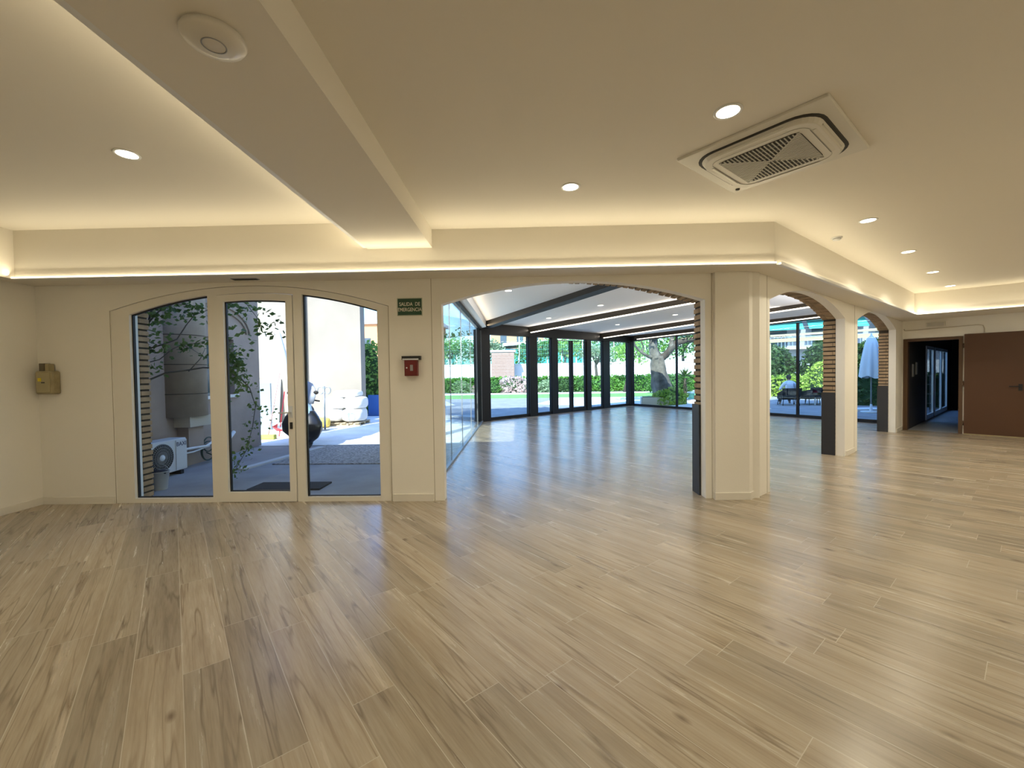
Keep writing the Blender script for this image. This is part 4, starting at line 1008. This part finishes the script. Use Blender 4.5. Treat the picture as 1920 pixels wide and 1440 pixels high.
def hedge(a, b, h, dpt, label, m='hedge', n=3500, ls=.16, z0=-.03):
    a = Vector((*a, 0)); b = Vector((*b, 0)); d = (b-a).normalized(); nn = Vector((-d.y, d.x, 0)); L = (b-a).length
    t = thing('hedge', tuple((a+b)/2+Vector((0, 0, z0))), label, 'hedge')
    MB().box(.08, L-.08, .1, dpt-.1, z0, h-.12, lambda s, q, z: tuple(a+d*s+nn*q+Vector((0, 0, z)))).build('core', M['hedgecore'], t)
    lm = MB()
    for _ in range(n):
        s = random.uniform(0, L); f = random.random()
        if f < .6: p = a+d*s+nn*random.uniform(-.05, .10)+Vector((0, 0, random.uniform(z0, h)))
        elif f < .9: p = a+d*s+nn*random.uniform(0, dpt)+Vector((0, 0, h+random.uniform(-.14, .03)))
        else: p = a+d*random.choice((0, L))+nn*random.uniform(0, dpt)+Vector((0, 0, random.uniform(z0, h)))
        leaf(lm, p, ls*random.uniform(.6, 1.3), .7)
    lm.build('foliage', M[m], t, fix=False); return t
hedge((-7, 36.3), (22, 35.8), 1.22, 1.0, 'long clipped green hedge in front of the white garden wall', n=9000, ls=.22)
hedge((13.0, 26.0), (22, 20.6), 1.15, 1.0, 'bright low hedge behind the wicker seats', 'leafyellow', 4500, .17)

def bush(c, r, label, m, n=1300, ls=.14, core='hedgecore', name='bush', group=None):
    t = thing(name, (c[0], c[1], -.02), label, 'bush', group)
    MB().ico((c[0], c[1], r[2]*.45), 1, 2, .05, (r[0]*.72, r[1]*.72, r[2]*.5)).build('core', M[core], t)
    lm = MB()
    for _ in range(n):
        a = random.uniform(0, 2*pi); zz = random.uniform(0, 1); q = sqrt(max(0, 1-(2*zz-.8)**2/1.5))*random.uniform(.75, 1.05)
        leaf(lm, Vector((c[0]+r[0]*q*cos(a), c[1]+r[1]*q*sin(a), zz*r[2])), ls*random.uniform(.6, 1.3), .65)
    lm.build('foliage', M[m], t, fix=False); return t
bush((-.6, 34.9), (1.35, .8, 1.3), 'flowering pink-white bush before the hedge, behind the first glass bay', 'leafpink', 1700, .16)
bush((-2.3, 34.8), (.9, .7, .95), 'green leafy bush left of the flowering bush', 'leafmid', 900, .16)
bush((.55, 34.3), (.65, .6, .8), 'pale flowering bush right of the widest bush', 'leafpink', 700, .14)
bush((2.2, 34.7), (.75, .6, .95), 'silvery spiky plant clump before the hedge', 'leafpale', 900, .22)
bush((3.6, 34.8), (.8, .6, 1.1), 'dark green bush behind the glass double door', 'leafdark', 900, .16)
bush((5.2, 34.8), (.9, .6, 1.15), 'mid green bush seen through the right glass door', 'leafmid', 900, .16)
bush((7.0, 34.6), (1.1, .7, 1.2), 'dense green bush left of the little branching tree', 'hedge', 1100, .16)
bush((9.6, 34.4), (1.6, .9, 1.2), 'broad green bush behind the glass corner post', 'hedge', 1500, .17)
bush((10.9, 31.0), (1.7, .9, 1.35), 'rounded bright bush beyond the olive tree planter', 'leafmid', 1500, .17)
bush((16.4, 22.8), (1.3, .8, 1.95), 'tall bright bush behind the dark sofa', 'leafyellow', 1700, .15)
bush((6.6, 19.55), (.55, .45, .62), 'lime green plants spilling over the planter under the olive', 'leafyellow', 900, .13)
bush((7.15, 19.9), (.55, .4, .75), 'bright ground plant right of the planter', 'leafyellow', 900, .14)
bush((-6.35, 17.5), (.8, .7, 2.9), 'tall green shrub beside the corner of the lit yard wall', 'leafbright', 1500, .16)
bush((-5.2, 20.5), (1.0, .8, 1.9), 'low shrub behind the blue board', 'leafbright', 900, .17)

# planter
pl = thing('planter', (6.2, 19.6, -.02), 'pale stone planter box under the olive tree', 'planter')
panel(MB(), frame_T((5.55, 19.35), -.15), 0, 1.15, -.02, .36, [], 0, .08).build('front_slab', M['terracotta'], pl)
MB().prism([(5.55, 19.43), (6.68, 19.26), (6.78, 19.9), (5.65, 20.07)], -.02, .34).build('box', M['terracotta'], pl)
MB().prism([(5.63, 19.5), (6.62, 19.36), (6.70, 19.84), (5.71, 19.98)], .34, .37).build('soil', M['barkdark'], pl)

# old olive tree
ol = thing('olive_tree', (6.85, 20.4, -.03), 'old olive tree with thick gnarled grey trunk outside the right glass wall', 'tree')
def wob(mb, path, rad, n=18, amp=.16, seed=0):
    rnd = random.Random(seed); pts = [Vector(p) for p in path]; ph = [rnd.uniform(0, 6.28) for _ in range(4)]
    P, Rr = [], []
    m = 6
    for i in range(len(pts)-1):
        for k in range(m):
            t = k/m; P.append(pts[i].lerp(pts[i+1], t)); Rr.append(rad[i]*(1-t)+rad[i+1]*t)
    P.append(pts[-1]); Rr.append(rad[-1])
    o = len(mb.v); mb.tube(P, Rr, n)
    for i in range(len(P)):
        for k in range(n):
            a = 2*pi*k/n; f = 1+amp*(sin(3*a+ph[0]+i*.35)+.6*sin(5*a+ph[1]-i*.5)+.4*sin(8*a+ph[2]+i*.9))*.6
            v = Vector(mb.v[o+i*n+k]); c = P[i]; mb.v[o+i*n+k] = tuple(c+(v-c)*f)
tk = MB()
wob(tk, [(6.95, 20.4, -.05), (6.85, 20.4, .4), (6.72, 20.4, 1.0), (6.62, 20.4, 1.7), (6.55, 20.4, 2.25)], [.62, .50, .42, .34, .28], 22, .16, 2)
tk.build('trunk', M['bark'], ol)
for i, (p, r_) in enumerate((([(6.52, 20.4, 2.15), (6.38, 20.4, 2.7), (6.36, 20.3, 3.4), (6.1, 20.3, 4.6)], [.27, .2, .17, .10]),
        ([(6.50, 20.4, 2.2), (6.15, 20.3, 2.25), (5.8, 20.2, 2.42), (5.45, 20.1, 2.75), (5.3, 20, 3.1)], [.11, .08, .065, .05, .03]),
        ([(6.65, 20.4, 2.1), (6.95, 20.4, 2.32), (7.2, 20.3, 2.62), (7.45, 20.3, 2.88), (7.95, 20.2, 3.02), (8.5, 20.2, 3.08), (9.1, 20.1, 3.35)], [.20, .16, .15, .14, .12, .10, .06]),
        ([(7.2, 20.3, 2.62), (7.25, 20.3, 3.3), (7.5, 20.4, 4.4)], [.12, .10, .06]),
        ([(5.8, 20.2, 2.42), (5.85, 20.2, 2.75), (5.7, 20.2, 3.1)], [.045, .03, .02]))):
    q = MB(); wob(q, p, r_, 12, .12, 10+i); q.build('bough', M['barkdark'] if i == 2 else M['bark'], ol)
fo = MB(); random.seed(33)
for c, r, n_ in (((6.0, 20.3, 5.0), (1.8, 1.6, 1.2), 1800), ((8.3, 20.2, 4.9), (1.9, 1.6, 1.3), 2000), ((9.2, 20.2, 3.45), (.8, .7, .45), 420), ((8.1, 20.1, 3.30), (.5, .5, .25), 160), ((4.8, 20.0, 4.3), (1.2, 1.0, .8), 800), ((9.9, 20.4, 2.9), (.5, .5, .6), 330), ((6.0, 20.2, 3.5), (.9, .7, .4), 260)):
    leaves(fo, c, r, n_, .19, shell=0.1)
fo.build('foliage', leaf_mat('olive_leaf', (.06, .10, .045), (.22, .30, .15), .35), ol, fix=False)

# yucca
yu = thing('yucca', (7.75, 20.1, -.02), 'dark spiky yucca right of the olive trunk', 'plant')
MB().tube([(7.75, 20.1, -.02), (7.78, 20.1, .6), (7.76, 20.1, 1.2)], [.10, .08, .07], 8).build('stem', M['barkdark'], yu)
sp = MB(); random.seed(5)
for zc, nn_, L in ((1.3, 46, .50), (.95, 30, .42), (.5, 26, .42), (.15, 34, .5)):
    for _ in range(nn_):
        a = random.uniform(0, 2*pi); e = random.uniform(-.15, 1.3); leaf(sp, Vector((7.76, 20.1, zc)), L, .10, Vector((cos(a)*cos(e), sin(a)*cos(e), sin(e))))
sp.build('spikes', M['leafdark'], yu, fix=False)

# garden bench
bn = thing('garden_bench', (10.0, 23.8, -.02), 'low pale garden bench on green blocks at the right glass wall', 'bench')
MB().box(9.1, 11.2, 23.6, 24.0, .30, .38).build('seat', mat('pale_bench_slab', (.42, .55, .55), .6), bn)
for x in (9.55, 10.75): MB().box(x-.12, x+.12, 23.65, 23.95, -.02, .30).build('block', mat('green_block', (.12, .34, .22), .7), bn)

# white garden wall, brick pavilion, fence posts
gw = thing('garden_wall', (7, 42, -.03), 'long white garden wall behind the hedge', 'wall')
MB().box(-16, 30, 42.0, 42.3, -.03, 2.45).build('wall_body', M['whitewall'], gw)
MB().box(-16, 30, 41.95, 42.35, 2.45, 2.55).build('coping', M['whitewall'], gw)
pv = thing('brick_pavilion', (-1.6, 40.6, -.03), 'small pink brick pavilion standing before the white wall', 'building')
MB().box(-2.75, -.60, 40.0, 41.6, -.03, 3.65).build('brick_walls', M['pinkbrick'], pv)
MB().box(-2.9, -.45, 39.9, 41.7, 3.65, 3.82).build('roof_slab', M['whitewall'], pv)
ln = MB()
for k in range(24): ln.box(-2.755, -.595, 39.992, 39.998, .1+k*.15, .115+k*.15)
ln.build('mortar_lines', M['whitewall'], pv)
fc = thing('mesh_fence', (8, 42.15, 2.57), 'tall netting fence with white posts on top of the garden wall', 'fence')
for x in (-.1, 3.1, 6.2, 9.3, 12.4): MB().tube([(x, 42.15, 2.57), (x, 42.15, 5.4)], .045, 6).build('post', M['whitemetal'], fc)
nt_ = MB()
for k in range(7): nt_.tube([(-.1, 42.15, 2.7+k*.42), (12.4, 42.15, 2.7+k*.42)], .010, 4)
for k in range(64): nt_.tube([(-.1+k*.2, 42.15, 2.62), (-.1+k*.2, 42.15, 5.3)], .008, 4)
nt_.build('netting', mat('green_netting', (.10, .38, .30), .7), fc)

tl = thing('building', (-1, 56, 0), 'low pale building with teal glazing and long white roof edge', 'building')
MB().box(-6, 9, 56, 62, -.03, 4.9).build('glazed_wall', M['teal'], tl)
ro = MB(); ro.add([(-6.5, 55.4, 5.0), (10, 55.4, 6.0), (10, 62.5, 6.0), (-6.5, 62.5, 5.0), (-6.5, 55.4, 5.35), (10, 55.4, 6.35), (10, 62.5, 6.35), (-6.5, 62.5, 5.35)], [(0, 3, 2, 1), (4, 5, 6, 7), (0, 1, 5, 4), (1, 2, 6, 5), (2, 3, 7, 6), (3, 0, 4, 7)]); ro.build('roof', M['whitewall'], tl)
for k in range(8): MB().box(-6+k*1.9, -5.85+k*1.9, 55.9, 56, -.03, 4.95).build('mullion', M['whitewall'], tl)
oh = thing('building', (1, 72, 0), 'orange and white house rising behind the teal building', 'building')
MB().box(-5, 4, 72, 80, 0, 9.4).build('walls', M['orange'], oh)
for x in (-3.4, -.6, 2.0): MB().box(x, x+1.1, 71.95, 72.05, 6.6, 8.2).build('window', M['window_dark'], oh)
MB().box(-5.4, 4.4, 71.6, 80.4, 9.4, 9.8).build('roof', M['whitewall'], oh)
oh2 = thing('building', (-12, 60, 0), 'pale ochre house far behind the yard shrubs', 'building')
MB().box(-26, -12, 60, 68, 0, 9).build('walls', M['orange'], oh2)
MB().box(-26.4, -11.6, 59.6, 68.4, 9, 9.5).build('roof', M['whitewall'], oh2)
for x in (-23, -19.5, -16): MB().box(x, x+1.6, 59.92, 60.02, 5, 7).build('window', M['window_dark'], oh2)

# trees of the garden
TG = 'trees beyond the white wall'
specs = [(-7.5, 47, 7.5, 3.4, 'leafmid', 'rounded green tree far left beyond the left glass wall'), (-3.6, 45.5, 6.4, 2.0, 'leafpale', 'pale airy tree left of the brick pavilion'),
         (1.6, 46, 6.0, 2.3, 'leafmid', 'green tree right of the brick pavilion above the white wall'), (5.0, 47, 7.2, 2.9, 'leafbright', 'bright tree above the white wall behind the double door'),
         (9.0, 48, 7.5, 3.2, 'leafmid', 'green tree above the wall right of the double door'), (13.2, 47, 8.0, 3.5, 'leafbright', 'large light green tree behind the glass corner post'),
         (17.6, 46, 8.2, 3.6, 'leafmid', 'green tree behind the olive trunk'), (21.5, 45, 8.0, 3.6, 'leafpale', 'silvery tree right of the olive tree above the wall')]
for i, (x, y, h_, r_, m_, lb) in enumerate(specs):
    tube_tree((x, y, -.03), lb, h_, r_, .16, m_, 1500, .36, blobs=8, seed=i, group=None)
tube_tree((6.6, 36.9, -.03), 'small branching tree with pale leaves behind the glass bay left of the corner', 5.2, 1.7, .13, 'leafpale', 900, .22, blobs=7, seed=40, m_bark='barkdark')
tube_tree((8.2, 33.3, -.03), 'small twisted tree with dark branches in front of the bushes', 5.0, 1.8, .14, 'leafbright', 900, .22, blobs=7, seed=41, m_bark='barkdark', lean=(.5, 0))
tube_tree((15.6, 35.5, -.03), 'tall sunlit tree left of the balcony building', 8.8, 2.0, .14, 'leafbright', 2200, .26, blobs=9, seed=61, m_bark='barkdark')
for c_, r_, n_, m_, lb in (((16.3, 28.6), (2.3, 1.1, 3.2), 3800, 'leafdark', 'tall dark shrub behind the seated person'), ((19.2, 26.6), (1.7, 1.1, 3.4), 3200, 'leafdark', 'tall dark shrub behind the bright bush and sofa'), ((20.9, 25.2), (1.7, 1.1, 3.2), 3000, 'leafdark', 'tall dark shrub filling the far arch behind the umbrella'),
        ((25.3, 22.6), (1.8, 1.1, 3.4), 2200, 'leafmid', 'tall green shrub at the right end of the garden')):
    bush(c_, r_, lb, m_, n_, .24)
hedge((13.6, 18.6), (20.0, 13.9), 1.3, .8, 'dark leafy hedge behind the furled umbrella', 'leafdark', 2600, .15)

# apartment block with balconies
ab = thing('apartment_building', (30, 42, 0), 'pale apartment block with balconies and turquoise awnings', 'building')
TAB = frame_T((22.5, 44), -.45)
MB().box(0, 26, 0, 8, 0, 14, TAB).build('walls', mat('grey_facade', (.30, .32, .36), .8), ab)
for fz in (3.7, 6.9, 10.1):
    MB().box(.5, 25, -1.4, 0, fz-.2, fz, TAB).build('balcony_slab', M['stonecol'], ab)
    rl = MB()
    for k in range(80): rl.box(.6+k*.3, .63+k*.3, -1.38, -1.34, fz, fz+.95, TAB)
    rl.box(.5, 25, -1.4, -1.33, fz+.95, fz+1.0, TAB); rl.build('railing', mat('blue_grey_railing', (.30, .42, .62), .5), ab)
    for k in range(5):
        a_ = MB(); x0 = 1+k*4.8
        v = [TAB(x0, 0, fz+2.6), TAB(x0+4.4, 0, fz+2.6), TAB(x0+4.4, -1.6, fz+1.7), TAB(x0, -1.6, fz+1.7), TAB(x0, 0, fz+2.55), TAB(x0+4.4, 0, fz+2.55), TAB(x0+4.4, -1.6, fz+1.65), TAB(x0, -1.6, fz+1.65)]
        a_.add(v, [(0, 1, 2, 3), (7, 6, 5, 4), (0, 4, 5, 1), (1, 5, 6, 2), (2, 6, 7, 3), (3, 7, 4, 0)]); a_.build('awning', M['teal'], ab)
        MB().box(x0+.4, x0+3.2, -.03, .02, fz+.05, fz+2.1, TAB).build('window', M['window_dark'], ab)

# pergola beam
pg = thing('pergola', (17, 23, -.03), 'pale timber pergola beam crossing behind the garden seats', 'pergola')
pa_, pb_ = Vector((13.6, 23.6, 3.12)), Vector((23.5, 18.3, 3.28))
MB().bar(pa_, pb_, .14, .20).build('beam', mat('pale_timber', (.36, .32, .19), .7), pg)
MB().bar(pa_+Vector((.9, 1.2, .38)), pb_+Vector((.9, 1.2, .38)), .10, .12).build('back_beam', mat('pale_timber_b', (.34, .30, .20), .7), pg)
for f in (.01, .995):
    p = pa_.lerp(pb_, f); MB().box(p.x-.07, p.x+.07, p.y-.07, p.y+.07, -.03, 3.1).build('post', M['pallet'], pg)

# furled umbrella
um = thing('garden_umbrella', (12.3, 15.05, -.03), 'furled white garden umbrella on a slim pole seen through the far arch', 'umbrella')
MB().lathe([(.0, 0), (.30, 0), (.30, .05), (.05, .07), (.03, .30), (0, .3)], c=(12.3, 15.05, -.03), n=24, cap=False).build('base', M['whitemetal'], um)
MB().tube([(12.3, 15.05, 0), (12.3, 15.05, 2.72)], .022, 10).build('pole', M['grey'], um)
cv = MB(); nn_ = 48; prf = [(.30, 1.22), (.29, 1.35), (.255, 1.75), (.21, 2.15), (.175, 2.42), (.165, 2.45), (.12, 2.58), (.03, 2.68)]
vv = []
for r_, z_ in prf:
    for k in range(nn_):
        a = 2*pi*k/nn_; rr = r_*(1+.17*cos(8*a)*min(1, (2.5-z_)/.6 if z_ < 2.5 else .1)); zz = z_-(.05*cos(4*a+1) if z_ < 1.3 else 0)
        vv.append((12.3+rr*cos(a), 15.05+rr*sin(a), zz))
cv.add(vv, [(i*nn_+k, i*nn_+(k+1) % nn_, (i+1)*nn_+(k+1) % nn_, (i+1)*nn_+k) for i in range(len(prf)-1) for k in range(nn_)], True)
cv.build('canopy', M['canvas'], um)
MB().lathe([(0, 2.76), (.025, 2.74), (.03, 2.68)], c=(12.3, 15.05, 0), n=12, cap=False).build('finial', M['whitemetal'], um)
tag(MB().box(11.6, 13.2, 15.4, 16.1, -.03, .06).build('platform', M['concrete']), 'low pale slab on the ground behind the umbrella base', 'slab')

# garden seats
def wicker_seat(name, loc, rz, width, label, cat, group=None):
    t = thing(name, (0, 0, 0), label, cat, group)
    hw_ = width/2
    se_ = MB().box(-hw_, hw_, -.32, .32, .26, .34).build('seat', M['wicker'], t, bevel=.02)
    MB().box(-hw_+.06, hw_-.06, -.26, .30, .34, .43).build('cushion', M['cushion'], se_, bevel=.03)
    b_ = MB(); b_.add([(-hw_, -.34, .30), (hw_, -.34, .30), (hw_, -.28, .30), (-hw_, -.28, .30), (-hw_-.03, -.44, .76), (hw_+.03, -.44, .76), (hw_+.03, -.39, .76), (-hw_-.03, -.39, .76)], [(0, 3, 2, 1), (4, 5, 6, 7), (0, 1, 5, 4), (1, 2, 6, 5), (2, 3, 7, 6), (3, 0, 4, 7)]); b_.build('backrest', M['wicker'], t, bevel=.012)
    for sx in (-1, 1):
        a_ = MB(); x0, x1 = sorted((sx*hw_, sx*(hw_-.05)))
        a_.add([(x0, -.36, .30), (x1, -.36, .30), (x1, .30, .30), (x0, .30, .30), (x0, -.42, .70), (x1, -.42, .70), (x1, .30, .52), (x0, .30, .52)], [(0, 3, 2, 1), (4, 5, 6, 7), (0, 1, 5, 4), (1, 2, 6, 5), (2, 3, 7, 6), (3, 0, 4, 7)]); a_.build('armrest', M['wicker'], t, bevel=.01)
        for sy in (-.28, .28): MB().tube([(sx*(hw_-.05), sy, .28), (sx*(hw_-.02), sy*1.1, 0)], .015, 6).build('leg', M['black'], t)
    t.location = loc; t.rotation_euler = (0, 0, rz); t.scale = (1.1, 1.1, 1.0)
    return t
wicker_seat('garden_chair', (11.75, 18.75, -.03), -.25, .62, 'black wicker armchair in which the person sits', 'chair')
wicker_seat('garden_chair', (12.70, 18.95, -.03), .35, .66, 'empty black wicker armchair to the right of the person', 'chair')
wicker_seat('garden_sofa', (13.85, 19.3, -.03), .1, 1.5, 'wide black wicker sofa behind the brick pier, right of the armchairs', 'sofa')
tb_ = thing('garden_table', (13.0, 18.2, -.03), 'low garden table with pale legs before the sofa', 'table')
MB().box(12.75, 13.85, 18.15, 18.65, .30, .335).build('table_top', M['cushion'], tb_)
for x in (12.80, 13.80):
    for y in (18.2, 18.6): MB().box(x-.02, x+.02, y-.02, y+.02, -.03, .30).build('leg', M['whitemetal'], tb_)

# seated person, seen from behind
pe = thing('person', (11.75, 18.8, -.03), 'person in pale blue shirt sitting in a black wicker armchair, seen from behind', 'person')
def skin(name, nodes, edges, m, parent, lvl=2):
    me = bpy.data.meshes.new(name); base = Vector(parent.get('base', (0, 0, 0)))
    me.from_pydata([tuple(Vector(n[0])-base) for n in nodes], edges, []); me.materials.append(m)
    o = bpy.data.objects.new(name, me); COL.objects.link(o); o.parent = parent
    md = o.modifiers.new('skin', 'SKIN'); md.use_smooth_shade = True
    for i, n in enumerate(nodes):
        sv = me.skin_vertices[0].data[i]; r_ = n[1]; sv.radius = (r_, r_) if not hasattr(r_, '__len__') else r_; sv.use_root = (i == 0)
    s2 = o.modifiers.new('sub', 'SUBSURF'); s2.levels = lvl; s2.render_levels = lvl
    return o
Px, Py = 11.75, 18.80
def P(x, y, z): 
    c, s = cos(-.25), sin(-.25); return (Px+c*x-s*y, Py+s*x+c*y, z)
body = [(P(0, -.10, .48), (.15, .12)), (P(0, -.17, .68), (.14, .11)), (P(0, -.20, .86), (.17, .11)), (P(0, -.18, .98), (.12, .09)), (P(0, -.15, 1.04), .055), (P(0, -.13, 1.09), .05), (P(0, -.11, 1.17), (.080, .092)), (P(0, -.10, 1.25), (.068, .08)),
        (P(-.19, -.18, .93), .062), (P(-.27, -.06, .72), .05), (P(-.25, .18, .64), .04), (P(-.24, .25, .63), .03),
        (P(.19, -.18, .93), .062), (P(.28, -.06, .72), .05), (P(.26, .18, .64), .04), (P(.25, .25, .63), .03),
        (P(-.10, .05, .48), .095), (P(-.13, .40, .50), .075), (P(-.14, .50, .25), .06), (P(-.14, .52, .02), .045), (P(-.14, .64, .0), .035),
        (P(.10, .05, .48), .095), (P(.15, .42, .50), .075), (P(.25, .62, .25), .06), (P(.33, .80, .03), .045), (P(.36, .91, .01), .035)]
ed = [(0, 1), (1, 2), (2, 3), (3, 4), (4, 5), (5, 6), (6, 7), (3, 8), (8, 9), (9, 10), (10, 11), (3, 12), (12, 13), (13, 14), (14, 15), (0, 16), (16, 17), (17, 18), (18, 19), (19, 20), (0, 21), (21, 22), (22, 23), (23, 24), (24, 25)]
skin('body', body, ed, M['skin'], pe)
sh_ = [(P(0, -.12, .50), (.165, .135)), (P(0, -.17, .68), (.158, .128)), (P(0, -.20, .86), (.185, .125)), (P(0, -.18, .99), (.13, .10)), (P(0, -.16, 1.02), .07), (P(-.19, -.18, .93), .078), (P(-.27, -.06, .73), .066), (P(-.26, .10, .67), .055), (P(.19, -.18, .93), .078), (P(.28, -.06, .73), .066), (P(.27, .10, .67), .055)]
skin('shirt', sh_, [(0, 1), (1, 2), (2, 3), (3, 4), (3, 5), (5, 6), (6, 7), (3, 8), (8, 9), (9, 10)], M['shirt'], pe)
tr_ = [(P(0, -.08, .48), (.16, .13)), (P(-.10, .05, .48), .108), (P(-.13, .40, .50), .088), (P(-.14, .50, .25), .072), (P(-.14, .52, .07), .06), (P(.10, .05, .48), .108), (P(.15, .42, .50), .088), (P(.25, .62, .25), .072), (P(.32, .77, .08), .06)]
skin('trousers', tr_, [(0, 1), (1, 2), (2, 3), (3, 4), (0, 5), (5, 6), (6, 7), (7, 8)], M['trousers'], pe)
MB().ico(P(0, -.125, 1.20), .105, 3, 0, (.92, 1.0, 1.12)).build('hair', M['hair'], pe)
for k, (x, y) in enumerate(((-.14, .60), (.35, .87))): MB().ico(P(x, y, .03), .06, 2, 0, (.8, 1.9, .8)).build('shoe', M['white'], pe)
fg = MB()
for sx in (-1, 1):
    fg.ico(P(sx*.245, .30, .63), .036, 2, 0, (1, 1.3, .6))
    for k in range(4): fg.tube([P(sx*(.225+.016*k), .33, .635), P(sx*(.222+.016*k), .37+.006*(k % 3), .625), P(sx*(.222+.015*k), .385+.006*(k % 3), .60)], [.009, .008, .007], 6)
    fg.tube([P(sx*.215, .28, .625), P(sx*.195, .32, .615), P(sx*.195, .345, .61)], [.010, .009, .008], 6)
fg.build('hands', M['skin'], pe)
hd_ = MB()
for sx in (-1, 1): hd_.ico(P(sx*.088, -.10, 1.175), .028, 2, 0, (.4, .8, 1.1))
hd_.ico(P(0, -.005, 1.165), .02, 2, 0, (.8, 1.1, 1.3)); hd_.build('ears_and_nose', M['skin'], pe)
